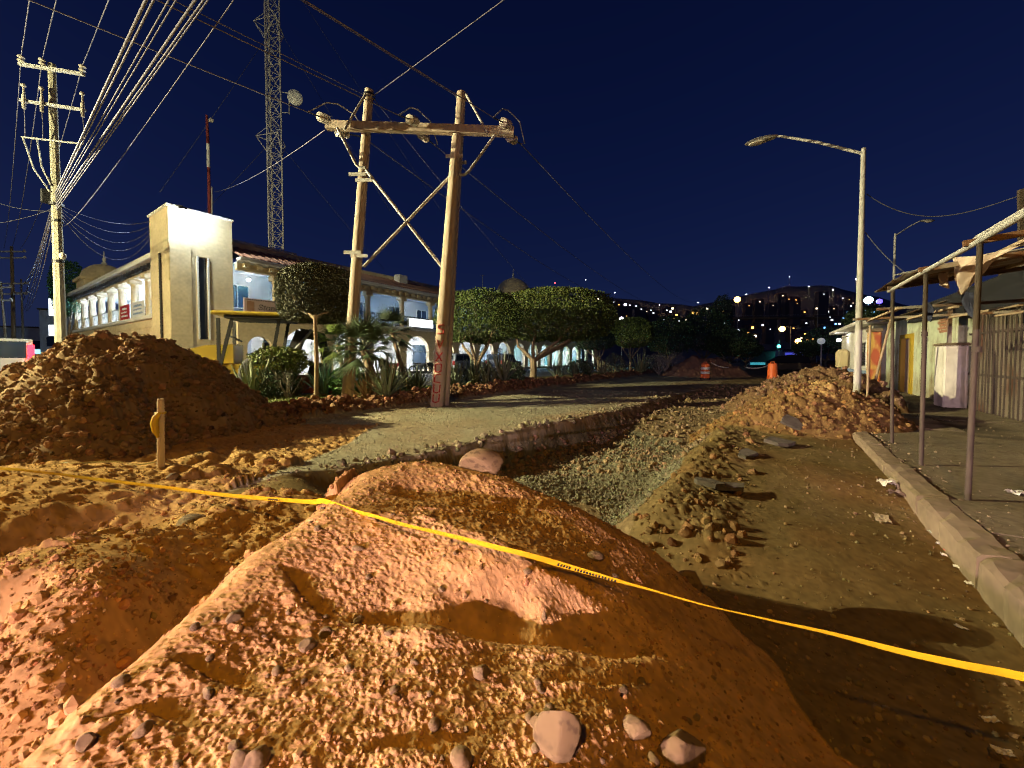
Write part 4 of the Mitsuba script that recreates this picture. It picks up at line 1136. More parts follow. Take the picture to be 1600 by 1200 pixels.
br = [(572, 266, 693, 420), (703, 276, 568, 417)]
for a in br:
    part(hf, 'cross_brace', tube([at(a[0], a[1], 10.62), at((a[0] + a[2]) / 2, (a[1] + a[3]) / 2, 10.5), at(a[2], a[3], 10.62)], .045, 8), 'galvanised', smooth=50)
for pts in ([(527, 200), (557, 258), (563, 262), (571, 262)], [(779, 203), (733, 267), (726, 273), (718, 273)]):
    part(hf, 'knee_brace', tube([at(x, y, 10.45) for x, y in pts], .04, 8), 'galvanised', smooth=50)
for a, b in (((571, 147), (538, 203)), ((728, 147), (762, 208))):
    part(hf, 'top_brace', bar(at(*a, 10.6), at(*b, 10.4), .035), 'galvanised', smooth=50)
for w, px, py in (('l', 564, 277), ('l', 556, 397), ('r', 713, 249)):
    q = at(px, py, 10.6)
    part(hf, 'clamp', [beam(q - right * .26 + toC * .17, q + right * .20 + toC * .17, .03, .09), beam(q - right * .22 - toC * .17, q + right * .26 - toC * .17, .03, .09)], 'galvanised')
for px, py in ((577, 150), (721, 152), (719, 205), (575, 196)):
    q = at(px, py, 10.8)
    part(hf, 'band', moved(lathe([(.155, -.03), (.16, -.025), (.16, .025), (.155, .03)], 16), t=q), 'dark_metal', smooth=50)
INS = [(512, 187), (650, 190), (795, 196)]
inn = []
for k, (px, py) in enumerate(INS):
    q = at(px, py, 10.35)
    d_in = at((470, 612, 760)[k], (171, 176, 178)[k], 9.2) - q
    d_in /= np.linalg.norm(d_in)
    insulator(hf, q + d_in * .02, d_in, 4, .125, .10)
    end = q + d_in * .95
    part(hf, 'strain_rod', bar(q + d_in * .38, end, .018), 'dark_metal')
    out = at((640, 700, 838)[k], (222, 238, 232)[k], 12.4) - (q - toC * .3)
    out /= np.linalg.norm(out)
    q2 = q - toC * .45 - [0, 0, .05]
    insulator(hf, q2, out, 4, .125, .10)
    end2 = q2 + out * .8
    part(hf, 'strain_rod', bar(q2 + out * .38, end2, .018), 'dark_metal')
    top = (end + end2) / 2 + [0, 0, .55]
    part(hf, 'jumper', tube([end, end + (top - end) * .6 + [0, 0, .12], top + [0, 0, .02], end2 + (top - end2) * .55 + [0, 0, .14] + right * .15, end2 + right * .12, end2], .016, 6), 'galvanised', smooth=60)
    inn.append((end, end2))
    part(hf, 'hook', tube([q + [0, 0, -.12], q + [0, 0, .06], q + d_in * .03], .02, 6), 'dark_metal')
# red painted letters on the splint pole
up = (s1 - s0) / np.linalg.norm(s1 - s0)
def on_pole(u, hgt):
    c = s0 + up * hgt
    ang = u / .19
    return c + (toC * math.cos(ang) + right * math.sin(ang)) * (.188 - .012 * hgt / 5) + toC * .006


GLY = {'S': [[(1, 1), (-1, 1), (-1, .3), (1, -.2), (1, -1), (-1, -1)]], 'V': [[(-1, 1), (0, -1), (1, 1)]], 'X': [[(-1, 1), (1, -1)], [(1, 1), (-1, -1)]], 'O': [[(-1, .8), (0, 1), (1, .8), (1, -.8), (0, -1), (-1, -.8), (-1, .8)]], 'U': [[(-1, 1), (-1, -.7), (0, -1), (1, -.7), (1, 1)]], 'C': [[(1, 1), (-1, .8), (-1, -.8), (1, -1)]]}
strokes = []
for g, hz in zip('SVXOCUU', (2.12, 1.72, 1.38, 1.08, .80, .52, .26)):
    for st in GLY[g]:
        pts = []
        for (a, b), (c, d) in zip(st[:-1], st[1:]):
            for f in np.linspace(0, 1, 5)[:-1]:
                pts.append(on_pole((a + (c - a) * f) * .085, hz + (b + (d - b) * f) * .115))
        pts.append(on_pole(st[-1][0] * .085, hz + st[-1][1] * .115))
        strokes.append(tube(pts, .016, 6))
part(hf, 'painted_letters', strokes, 'red_paint', label='red letters painted down the pole')

# the tall concrete pole at the left
def concrete_pole(px_b, px_t, py_t, t, label, arms, base_z=0.0, r=.17, group=None, cut=True):
    k = thing('utility_pole', label, 'power pole', group)
    b, tp_ = at(px_b, 560, t), at(px_t, py_t, t)
    b[2] = base_z
    put(k, tube([b, tp_], [r, r * .62], 8), 'concrete')
    return k, b, tp_


TL = 14.4
lp_, lb, lt = concrete_pole(96, 81, 100, TL, 'tall concrete power pole with three crossarms at the left of the cream building', None)
scene[lp_]['bsdf'] = {'type': 'ref', 'id': 'pole_concrete'}
scene['pole_concrete'] = tex(lambda p, n, uv: pmix([.36, .33, .25], [.52, .49, .38], pfbm(p.x * 3, p.y * 3, p.z * 2, 3)), .9)
arm_ends = []
for (x0, y0, x1, y1), w in (((30, 100, 131, 116), .10), ((32, 157, 133, 172), .09)):
    part(lp_, 'crossarm', beam(at(x0, y0, TL - .2), at(x1, y1, TL - .2), w, w), 'galvanised')
part(lp_, 'crossarm', bar(at(34, 214, TL - .2), at(130, 225, TL - .2), .035), 'galvanised')
for a, b in (((36, 216), (78, 300)), ((58, 218), (80, 290))):
    pts = [at(*a, TL - .2), at((a[0] + b[0]) / 2 - 4, (a[1] + b[1]) / 2 + 6, TL - .2), at(*b, TL - .15)]
    part(lp_, 'stay_brace', tube(pts, .03, 6), 'galvanised', smooth=60)
INS_L = [(33, 97), (66, 102), (129, 112)]
for px, py in INS_L:
    insulator(lp_, at(px, py, TL - .2), (0, 0, 1), 2, .10, .13, 'pin_insulator')
for px, py in ((37, 152), (65, 157), (129, 165)):
    q = at(px, py, TL - .3)
    part(lp_, 'fuse_cutout', [tube([q + [0, 0, .42], q + [.05, 0, .15], q, q + [0, 0, -.4]], [.03, .035, .06, .05], 8), moved(ICO1, s=.075, t=q + [0, 0, .42])], 'ceramic', smooth=50)
    part(lp_, 'dropper', tube([q + [0, 0, -.4], q + [.05, 0, -.9], q + [0, .0, -1.35]], .012, 5), 'cable')
for z, w in ((7.0, .30), (6.4, .26), (4.9, .24)):
    part(lp_, 'band', moved(lathe([(w * .62, -.05), (w * .66, -.045), (w * .66, .045), (w * .62, .05)], 12), t=(lb[0] + (lt[0] - lb[0]) * z / lt[2], lb[1] + (lt[1] - lb[1]) * z / lt[2], z)), 'dark_metal')
part(lp_, 'splice_box', [cbox(lb[0] - .22, lb[0] - .02, lb[1] - .35, lb[1] - .1, 7.0, 7.5, .03)], 'black')
part(lp_, 'meter_box', moved(moved(ICO1, s=(.10, .10, .13)), t=at(98, 400, TL - .2)), 'ceramic', smooth=True)


def cable(label, pts, r=.010, mat='cable', sag=0.0, n=14, group=None, name='overhead_cable'):
    pts = [np.asarray(p, float) for p in pts]
    if len(pts) == 2:
        u = np.linspace(0, 1, n)[:, None]
        pts = list(pts[0] * (1 - u) + pts[1] * u - np.array([0, 0, 1]) * sag * 4 * u * (1 - u))
    else:
        k = np.linspace(0, len(pts) - 1, n * 2)
        a = np.array(pts)
        from scipy.interpolate import CubicSpline
        pts = list(CubicSpline(np.arange(len(a)), a)(k))
    key = thing(name, label, 'cable', group)
    put(key, tube(pts, r, 5, caps=False), mat, smooth=True)
    return key


# second line of poles, farther down the cross street
T2 = 37.7
far_poles = []
for px, py, t, rr_, lab in ((18, 385, T2, .17, 'grey power pole with stacked crossarms beside the red-lit van'), (33, 436, 46.0, .12, 'thin farther pole standing close behind the grey pole with stacked crossarms'), (1, 440, 33.0, .10, 'bluish leaning pole cut by the left picture edge')):
    k, b, tp_ = concrete_pole(px + (4 if px > 2 else 12), px, py, t, lab, None, r=rr_)
    for dz in ((.5, 1.1, 3.6, 4.6) if px == 18 else (.5, 1.6)):
        w = 1.35 if px == 18 else .9
        part(k, 'crossarm', beam(tp_ + [-w * CS, -w * SN, -dz], tp_ + [w * CS, w * SN, -dz], .12, .12), 'galvanised')
        for s in (-1, 1):
            insulator(k, tp_ + [s * w * .9 * CS, s * w * .9 * SN, -dz + .06], (0, 0, 1), 1, .09, .18, 'pin_insulator')
    far_poles.append((b, tp_))
# three conductors from beyond the top edge over the left pole's insulators to the second pole
for k, ((px, py), up_, dn) in enumerate(zip(INS_L, ((46, 0), (88, 0), (170, 0)), ((6, 388), (18, 388), (32, 388)))):
    q = at(px, py - 10, TL - .2)
    far_ = at(*up_, 11.6)
    cable(('leftmost', 'middle', 'right-hand')[k] + ' bare conductor rising from the concrete pole to the top edge', [q, q + (far_ - q) * 4], .014, sag=.0)
    cable(('leftmost', 'middle', 'right-hand')[k] + ' conductor from the concrete pole down to the grey stacked-crossarm pole', [q, at(dn[0], dn[1], T2)], .016, sag=1.0)
# telephone bundle: from over the camera's left to the left pole and on
attach = at(88, 315, TL - .25)
BUN = [(228, 5.9, .030, 'thick outer'), (240, 6.0, .022, 'second'), (264, 6.1, .016, 'third'), (275, 6.2, .014, 'fourth'), (305, 6.4, .028, 'thick inner'), (318, 6.5, .020, 'sixth'), (325, 6.6, .016, 'last')]
for k, (px, t, r_, w) in enumerate(BUN):
    q = at(px, 0, t)
    a = attach + [0.05 * k * CS, 0, .35 - .11 * k]
    cable(f'{w} cable from the left in the bundle between concrete pole and top edge', [a + (q - a) * u - np.array([0, 0, .0]) for u in (0, .35, .7, 1, 1.6)], r_ * .75, group=None)
    if k < 6:
        e = at((36, 38, 40, 34, 30, 42)[k], (470, 484, 488, 462, 450, 486)[k], T2)
        cable(f'{w} cable of the bundle sloping from the concrete pole down to the far poles', [a, e], r_ * .9, sag=.25 + .1 * k)
cable('single thin cable right of the bundle, from the concrete pole to the top edge', [at(92, 345, TL), at(150, 300, 12.5), at(365, 0, 7.0), at(500, -170, 5.2)], .009)
# service drops to the tower
for k, (py, s_) in enumerate(((329, .35), (331, .6), (336, .9), (343, 1.1), (350, 1.35))):
    cable(('highest', 'second', 'third', 'fourth', 'lowest, most slack')[k] + ' service wire drooping from the concrete pole to the tower', [at(96, 322 + 4 * k, TL - .1), np.array([tx0 + .02, ty0, 8.55 - .22 * k])], .011, sag=s_)
# the twin pole's conductors
IN_END = [(45, 0), (245, 0), (475, 0)]
OUT = [[(1000, 476, 62)], [(1050, 480, 70)], [(1090, 472, 75)]]
NAME3 = ('left', 'middle', 'right-hand')
for k in range(3):
    a, b = inn[k]
    q = at(*IN_END[k], (7.4, 7.0, 6.4)[k])
    cable(NAME3[k] + ' power line coming to the twin poles from the top left', [a, a + (q - a) * 3.2], .011, sag=.0)
    (px, py, t), = OUT[k]
    cable(NAME3[k] + ' power line leaving the twin poles down the road', [b, at(px, py, t)], .014, sag=1.5)
cable('static wire from the top of the left twin pole to the top left', [at(572, 150, 10.8), at(572, 150, 10.8) + (at(270, 0, 7.2) - at(572, 150, 10.8)) * 3], .009)
cable('thin wire from the top of the right twin pole to the top left', [at(716, 152, 10.8), at(716, 152, 10.8) + (at(470, 0, 6.7) - at(716, 152, 10.8)) * 3], .009)
cable('wire rising from the left twin pole to the top edge on the right', [at(583, 150, 10.8), at(583, 150, 10.8) + (at(787, 0, 7.8) - at(583, 150, 10.8)) * 2.5], .010)
cable('static wire leaving the left twin pole down the road', [at(582, 152, 10.8), at(560, 470, 40) + np.array([9.0, 30, 0])], .010, sag=.6)
# masts behind the building
mast = thing('lattice_mast', 'tall grey lattice radio mast rising behind the cream building', 'mast')
mc = at(430, 385, 30.0); mc[2] = 0
wd = .56
legs = [mc + [wd * math.cos(a), wd * math.sin(a), 0] for a in (math.radians(-70), math.radians(50), math.radians(170))]
Hm = 40.0
put(mast, bar(legs[0], legs[0] + [0, 0, Hm], .06, n=6), 'mast_steel', smooth=50)
for l in legs[1:]:
    part(mast, 'leg', bar(l, l + [0, 0, Hm], .06, n=6), 'mast_steel', smooth=50)
lac = []
for i in range(3):
    a, b = legs[i], legs[(i + 1) % 3]
    for z in np.arange(4, Hm, 1.0):
        lac += [bar(a + [0, 0, z], b + [0, 0, z + 1.0], .026, n=4), bar(b + [0, 0, z], a + [0, 0, z + 1.0], .026, n=4), bar(a + [0, 0, z], b + [0, 0, z], .022, n=4)]
part(mast, 'lacing', lac, 'mast_steel', kind='stuff')
for py in (38, 216):
    z = at(430, py, 30)[2]
    o = [mc + [2.1 * wd * math.cos(a), 2.1 * wd * math.sin(a), z] for a in (math.radians(-130), math.radians(-10), math.radians(110))]
    sp = [bar(o[i], o[(i + 1) % 3], .03, n=5) for i in range(3)] + [bar(o[i], legs[j] + [0, 0, z - 1.3], .03, n=5) for i, j in ((0, 0), (0, 2), (1, 0), (1, 1), (2, 1), (2, 2))] + [bar(o[i], mc + [0, 0, z + 1.2], .025, n=5) for i in range(3)]
    part(mast, 'outrigger', sp, 'mast_steel')
dp = at(461, 152, 29.0)
part(mast, 'dish', moved(lathe([(.0, .12), (.3, .09), (.5, .0), (.52, -.16), (.3, -.2), (.0, -.22)], 20), M=np.stack([*frame_of(-np.array([-SN, CS, .25]) + .45 * right)], 1), t=dp), 'white_paint', smooth=50)
part(mast, 'dish_bracket', [bar(at(441, 144, 29.4), at(452, 146, 29.3), .03), bar(at(441, 176, 29.4), at(452, 176, 29.3), .03), bar(at(452, 143, 29.3), at(452, 178, 29.3), .04), bar(at(452, 158, 29.3), dp, .04)], 'galvanised')
for k, ((a, b), (c, d)) in enumerate((((433, 40), (610, 330)), ((430, 38), (250, 300)), ((430, 216), (600, 420)), ((428, 216), (300, 350)), ((433, -60), (690, 330)))):
    cable(('long right', 'long left', 'short right', 'short left', 'topmost right')[k] + ' guy wire of the lattice mast', [at(a, b, 30), at(c, d, 34 if k % 2 == 0 else 27)], .014, 'cable_dark', sag=.1, name='guy_wire')
rm = thing('striped_mast', 'slim red and white striped aerial mast behind the floodlit tower', 'mast')
m0 = at(327, 338, 27.0)
put(rm, bar([m0[0], m0[1], 6.0], at(326, 262, 27), .12, .09, 10), 'mast_red', smooth=50)
part(rm, 'white_section', bar(at(326, 262, 27), at(325, 225, 27), .10, .10, 10), 'white_paint', smooth=50)
part(rm, 'red_section', bar(at(325, 225, 27), at(323, 180, 27), .10, .07, 10), 'mast_red', smooth=50)
part(rm, 'lamp_box', cbox(*[v for c in zip(at(330, 188, 27) - .11, at(330, 188, 27) + .11) for v in c], .02), 'ceramic')
part(rm, 'side_pole', bar(at(331, 340, 27), at(331, 292, 27), .05), 'galvanised')
cable('wire from the striped mast to the left end of the twin pole crossarm', [at(335, 300, 26.8), at(508, 203, 10.6)], .012, sag=.3)
cable('dark wire drooping from the tall street lamp to the right edge', [at(1354, 303, 9), at(1450, 338, 8.6), at(1545, 322, 8), at(1640, 292, 7.4)], .009, 'cable_dark')
cable('dark wire from the tall street lamp down to the canopy roof', [at(1352, 363, 9), at(1420, 430, 8.4)], .009, 'cable_dark', sag=.08)
cable('faint wire crossing high from the concrete pole to the left edge', [at(80, 330, TL), at(-60, 290, 18)], .010, 'cable_dark', sag=.3)
cable('low faint wire from the concrete pole to the left edge', [at(80, 327, TL), at(-60, 350, 16)], .010, 'cable_dark', sag=.2)

# ---------------------------------------------------------------- plants
def leaf_cloud(pts, size, r, cols, spread=.22, aspect=.5, up=.3):
    """Small folded leaves at pts: one mesh with a colour for each leaf."""
    n = len(pts)
    R = rotations(n, r)
    s = size * r.uniform(.6, 1.35, n)
    base = np.array([[0, -.5, 0], [aspect * .5, 0, .12], [0, .5, 0], [-aspect * .5, 0, .12]])
    v = np.einsum('nij,kj->nki', R, base) * s[:, None, None] + pts[:, None, :]
    f = (np.arange(n) * 4)[:, None, None] + np.array([[0, 1, 2], [0, 2, 3]])[None]
    c = np.array(cols)[r.integers(0, len(cols), n)] * (1 + r.normal(0, spread, (n, 1)))
    return trimesh.Trimesh(v.reshape(-1, 3), f.reshape(-1, 3), process=False), np.repeat(np.clip(c, .004, .6), 4, 0)


def crown_points(c, h, n, r, p=3.0, rough_=.12, shell=.75, seed=1):
    """Points in a rounded-box crown with a clumpy, uneven surface."""
    d = r.normal(size=(n, 3)); d /= np.linalg.norm(d, axis=1, keepdims=True)
    k = (np.abs(d) ** p).sum(1) ** (-1 / p)
    lump = 1 + rough_ * 2 * (meshkit.fbm(d * 3.2 + seed * 3.1, 3, seed) - .5)
    deep = np.where(r.random(n) < shell, 1 - .14 * r.random(n) ** 1.5, r.random(n) ** .45)
    return np.asarray(c) + d * (k * lump * deep)[:, None] * np.asarray(h)


FICUS = [(.075, .115, .03), (.09, .13, .035), (.06, .10, .028), (.11, .14, .04)]
DARKG = [(.03, .06, .03), (.04, .075, .035), (.055, .08, .04)]
YELG = [(.11, .14, .025), (.08, .12, .02), (.14, .15, .04)]


def tree(label, base, crown_c, h, n, leaf, seed, cols=FICUS, p=3.0, trunk_r=.12, forks=5, rough_=.12, name='tree', group=None, fork_z=.5, lean=(0, 0)):
    r = np.random.default_rng(seed)
    k = thing(name, label, 'tree', group)
    b, c, h = np.asarray(base, float), np.asarray(crown_c, float), np.asarray(h, float)
    fork = np.array([b[0] + lean[0], b[1] + lean[1], b[2] + (c[2] - h[2] - b[2]) * fork_z])
    ms = [tube([b - [0, 0, .1], b + [0, 0, .08], (b + fork) / 2 + r.normal(0, .03, 3), fork], [trunk_r * 1.35, trunk_r * 1.05, trunk_r * .9, trunk_r * .85], 10)]
    for i in range(forks):
        a = i * 2 * math.pi / forks + r.uniform(-.4, .4)
        e = c + np.array([math.cos(a) * h[0] * .62, math.sin(a) * h[1] * .62, -h[2] * r.uniform(.3, .75)])
        mid = fork + (e - fork) * .5 + np.array([math.cos(a), math.sin(a), 0]) * h[0] * .10 - [0, 0, .05]
        ms.append(tube([fork - [0, 0, .1], fork + (mid - fork) * .5, mid, e], [trunk_r * .62, trunk_r * .5, trunk_r * .4, trunk_r * .16], 7))
        for _ in range(2):
            q = mid + (e - mid) * r.uniform(.2, .8)
            ms.append(tube([q, q + np.array([r.normal(0, .3) * h[0], r.normal(0, .3) * h[1], h[2] * r.uniform(.25, .7)])], [trunk_r * .22, trunk_r * .08], 5))
    put(k, ms, 'bark', smooth=60)
    m, col = leaf_cloud(crown_points(c, h, n, r, p, rough_, .72, seed), leaf, r, cols)
    part(k, 'crown', m, 'leaf', color=col, kind='stuff')
    return k


def ctr(px, py, t):
    return at(px, py, t)


q = ground(494, 627, .12)
tree('clipped ball-topped tree with a slim straight trunk left of the twin poles', q, ctr(497, 461, 11.7), (.97, .97, .84), 19000, .085, 1, cols=[(.06, .065, .033), (.075, .075, .04), (.05, .055, .03)], p=4.2, trunk_r=.06, forks=4, rough_=.05, name='topiary_tree', fork_z=1.05)
tree('flat-clipped fig tree with a forked trunk just right of the twin poles', ground(745, 600, .12), ctr(748, 496, 18.3), (1.85, 1.75, 1.2), 9500, .13, 2, p=3.2, trunk_r=.14, forks=4, rough_=.14)
tree('largest flat-topped fig tree, its pale trunk splitting into spreading limbs', ground(833, 592, .12), ctr(862, 493, 23.5), (3.7, 3.0, 1.55), 16000, .17, 3, cols=[(.10, .13, .03), (.12, .14, .035), (.07, .105, .028)], p=2.9, trunk_r=.2, forks=7, rough_=.17)
tree('small fig tree seen behind the largest one, at its right end', at(935, 578, 33), ctr(930, 532, 33), (1.6, 1.4, .8), 3500, .16, 4, cols=DARKG, trunk_r=.12)
tree('fig tree with a rounded crown right of the largest fig tree', at(985, 580, 40), ctr(988, 520, 40), (2.0, 2.0, 1.55), 5500, .2, 5, p=2.8, trunk_r=.14)
for k, (px, py, t, hx, hz, cols, lab) in enumerate(((1045, 525, 55, 3.4, 2.6, DARKG, 'dark spreading tree at the far end of the median, left of three'), (1100, 515, 60, 3.6, 3.3, DARKG, 'dark tall bushy tree at the far end of the median, middle of three'), (1128, 500, 66, 1.7, 4.2, [(.04, .06, .05), (.05, .075, .06)], 'narrow greyish tree standing above the dark bushy ones at the far end'), (1140, 535, 56, 3.2, 1.9, DARKG, 'low dark tree over the far reddish soil pile'), (1165, 545, 58, 2.2, 1.3, DARKG, 'smallest dark tree right of the low one over the far pile'))):
    b = at(px, 575, t)
    b[2] = .0
    tree(lab, b, ctr(px, py, t), (hx, hx * .9, hz), 6000 if k < 4 else 3000, .26, 20 + k, cols=cols, p=2.2, rough_=.3, trunk_r=.16)
for k, (px, py, t, hx, hz, lab) in enumerate(((1290, 532, 52, 2.7, 1.7, 'dark round tree by the end of the street left of the white house'), (1262, 545, 50, 1.6, 1.0, 'smaller dark tree left of the round tree near the white house'), (1352, 500, 32, 1.3, 1.1, 'tree top showing above the white house roof'), (106, 450, 34, 1.1, 2.4, 'green tree behind the concrete pole at the far corner of the cream building'))):
    b = at(px, 575, t); b[2] = 0
    tree(lab, b, ctr(px, py, t), (hx, hx, hz), 4200, .2, 40 + k, cols=DARKG if k < 3 else [(.03, .09, .04), (.04, .11, .05)], p=2.3, rough_=.25, trunk_r=.13)


def blade_mesh(root, tip, w, side, droop, n=5, fold=.25):
    """A stiff pointed leaf from root to tip."""
    u = np.linspace(0, 1, n)
    c = root + (tip - root) * u[:, None] - np.array([0, 0, 1.0]) * (droop * u ** 2.2)[:, None]
    wd = w * np.array([.75, 1.0, .92, .6, .03]) if n == 5 else w * (1 - u)
    nrm = np.cross(side, tip - root); nrm /= np.linalg.norm(nrm) + 1e-9
    L, Rr = c - side * wd[:, None] / 2 + nrm * wd[:, None] * fold, c + side * wd[:, None] / 2 + nrm * wd[:, None] * fold
    v = np.stack([L, c, Rr], 1).reshape(-1, 3)
    f = []
    for i in range(n - 1):
        a = i * 3
        f += [[a, a + 1, a + 4, a + 3], [a + 1, a + 2, a + 5, a + 4]]
    return tm(v, f)


def agave(label, base, h, seed, col=(.10, .14, .075), n=30, spread=1.0, group=None, edge=None, name='agave'):
    r = np.random.default_rng(seed)
    k = thing(name, label, 'plant', group)
    b = np.asarray(base, float)
    core = bar(b - [0, 0, .08], b + [0, 0, h * .12], h * .085, h * .05, 8)
    put(k, core, 'bark', smooth=50)
    for i in range(n):
        a = i * 2.39996 + r.uniform(-.2, .2)
        e = (i + .5) / n                                   # inner leaves stand up, outer ones spread
        el = math.radians(86 - 52 * e ** 1.1 * spread + r.normal(0, 5))
        L = h * r.uniform(.82, 1.06) * (1 - .12 * e)
        d = np.array([math.cos(a) * math.cos(el), math.sin(a) * math.cos(el), math.sin(el)])
        side = np.array([-math.sin(a), math.cos(a), 0])
        root = b + np.array([math.cos(a), math.sin(a), 0]) * h * .045 + [0, 0, h * .03]
        m = blade_mesh(root, root + d * L, h * .085 * r.uniform(.8, 1.15), side, .06 * L * e)
        c = np.clip(np.array(col) * 1.35 * (1 + r.normal(0, .16)) + (np.array([.07, .03, -.01]) if r.random() < .08 else 0), .01, .6)
        part(k, 'leaf', m, 'leaf', color=np.tile(c, (len(m.vertices), 1)))
    return k


GREYG, BLUEG, BRN = (.10, .125, .09), (.09, .16, .13), (.16, .12, .06)
AG = [(392, 618, 11.4, 1.15, (.13, .15, .09), 'big agave with pale stiff leaves at the right foot of the dark mound'), (507, 617, 12.4, .95, BLUEG, 'bluish agave just right of the ball-topped tree trunk'), (462, 607, 13.2, .75, BRN, 'brownish withered agave left of the ball-topped tree trunk'),
      (604, 628, 10.2, 1.0, (.15, .19, .12), 'tall agave with pale green upright leaves between the palm and the twin poles'), (575, 626, 10.3, .75, BRN, 'agave with dry brown leaves half behind the tall pale green one'), (652, 598, 14.0, .85, GREYG, 'grey-green agave left of the painted pole'), (640, 606, 14.6, .6, BRN, 'small brown agave low in front of the left arches'),
      (712, 600, 14.6, 1.05, GREYG, 'dark agave directly right of the twin poles'), (738, 602, 14.9, 1.10, GREYG, 'agave at the foot of the forked fig tree, left side'), (762, 604, 15.0, 1.0, GREYG, 'agave at the foot of the forked fig tree, right side'), (786, 606, 15.2, 1.15, (.13, .15, .11), 'dense upright agave between the two flat-topped fig trees'), (806, 600, 16.5, .8, GREYG, 'lower agave right of the dense upright one'),
      (872, 590, 22, 1.0, GREYG, 'first agave right of the pale fig trunk'), (897, 588, 24, 1.05, GREYG, 'second agave right of the pale fig trunk'), (918, 586, 25, 1.1, GREYG, 'third agave right of the pale fig trunk'), (941, 584, 27, 1.1, (.12, .12, .08), 'fourth agave right of the pale fig trunk'), (1000, 584, 29, 1.6, (.12, .16, .10), 'tallest of the far agaves, in front of the cyan shop lights'), (968, 585, 30, .8, GREYG, 'small far agave before the cyan shop lights')]
for k, (px, py, t, h, col, lab) in enumerate(AG):
    p = at(px, py, t)
    p[2] = min(max(z_at(p[0], p[1]), .0), .35)
    agave(lab, p, h * 1.18, 100 + k, col, 34 if k < 12 else 22)


def bush(label, c, h, n, leaf, seed, cols, p=2.2, rough_=.3, name='shrub', stems=6, aspect=.45):
    r = np.random.default_rng(seed)
    k = thing(name, label, 'shrub')
    c, h = np.asarray(c, float), np.asarray(h, float)
    z0 = c[2] - h[2] - .15
    put(k, [tube([[c[0], c[1], z0], c + r.normal(0, .25, 3) * h, c + np.array([r.normal(0, .45) * h[0], r.normal(0, .45) * h[1], h[2] * .7])], [.022, .016, .007], 5) for _ in range(stems)], 'bark', smooth=60)
    m, col = leaf_cloud(crown_points(c, h, n, r, p, rough_, .5, seed), leaf, r, cols, aspect=aspect)
    part(k, 'foliage', m, 'leaf', color=col, kind='stuff')
    return k


for k, (px, py, t, hx, hz, n, lf, cols, lab) in enumerate(((436, 566, 12.6, .85, .50, 2600, .13, YELG, 'yellow-green feathery shrub in front of the black digger arm'), (428, 600, 11.8, .65, .45, 1800, .10, DARKG, 'dark leafy shrub below the yellow-green one'), (543, 598, 12.6, .55, .50, 1300, .14, [(.05, .13, .03), (.07, .15, .04)], 'bright green broad-leaved shrub left of the tall pale green agave'), (617, 598, 13.4, .42, .42, 1800, .06, [(.07, .09, .035), (.06, .08, .03)], 'small clipped grey-green ball shrub near the painted pole'),
        (800, 585, 16.5, .55, .55, 1500, .10, DARKG, 'dark shrub between the parked car and the largest fig tree'), (960, 570, 31, .9, .9, 1300, .14, [(.09, .10, .07)], 'greyish shrub in front of the cyan shop lights'), (1025, 568, 33, 1.1, .8, 1600, .14, [(.10, .11, .10), (.13, .13, .12)], 'grey dusty shrub near the far soil pile'), (905, 575, 25, .7, .6, 1200, .12, DARKG, 'dark low shrub before the blue-lit shops'), (1447, 640, 12.2, .5, .28, 900, .07, [(.07, .09, .03)], 'weeds growing at the foot of the mint wall beside the white pillar'), (1340, 628, 9.8, .28, .18, 500, .06, [(.08, .08, .03)], 'dry weeds at the foot of the tall street lamp'))):
    c = ctr(px, py, t)
    bush(lab, c, (hx, hx, hz), n, lf, 200 + k, cols, name='weeds' if k > 7 else 'shrub')


def bare_bush(label, base, h, seed):
    r = np.random.default_rng(seed)
    k = thing('bare_shrub', label, 'shrub')
    ms = []
    for i in range(16):
        a, el = r.uniform(0, 6.28), r.uniform(.75, 1.5)
        p = np.asarray(base, float) + r.normal(0, .05, 3) * [1, 1, 0]
        d = np.array([math.cos(a) * math.cos(el), math.sin(a) * math.cos(el), math.sin(el)])
        pts = [p, p + d * h * .5 + r.normal(0, .03, 3), p + d * h * r.uniform(.8, 1.0) + r.normal(0, .06, 3)]
        ms.append(tube(pts, [.016, .011, .004], 4))
        for _ in range(4):
            q = pts[1] + (pts[2] - pts[1]) * r.random()
            ms.append(tube([q, q + (d + r.normal(0, .5, 3)) * h * .3], [.007, .003], 3))
    put(k, ms, rough([.32, .30, .27], .9))


for k, (px, py, t, h, lab) in enumerate(((450, 622, 11.6, .75, 'leafless pale twigs sticking out at the right end of the dark mound'), (1030, 584, 31, 1.6, 'bare whitish shrub, left of the two at the end of the agave row'), (1052, 583, 33, 1.8, 'bare whitish shrub, right of the two at the end of the agave row'), (1040, 583, 29, 1.1, 'low bare shrub between the two whitish ones'))):
    p = at(px, py, t); p[2] = max(z_at(p[0], p[1]), 0)
    bare_bush(lab, p, h, 300 + k)


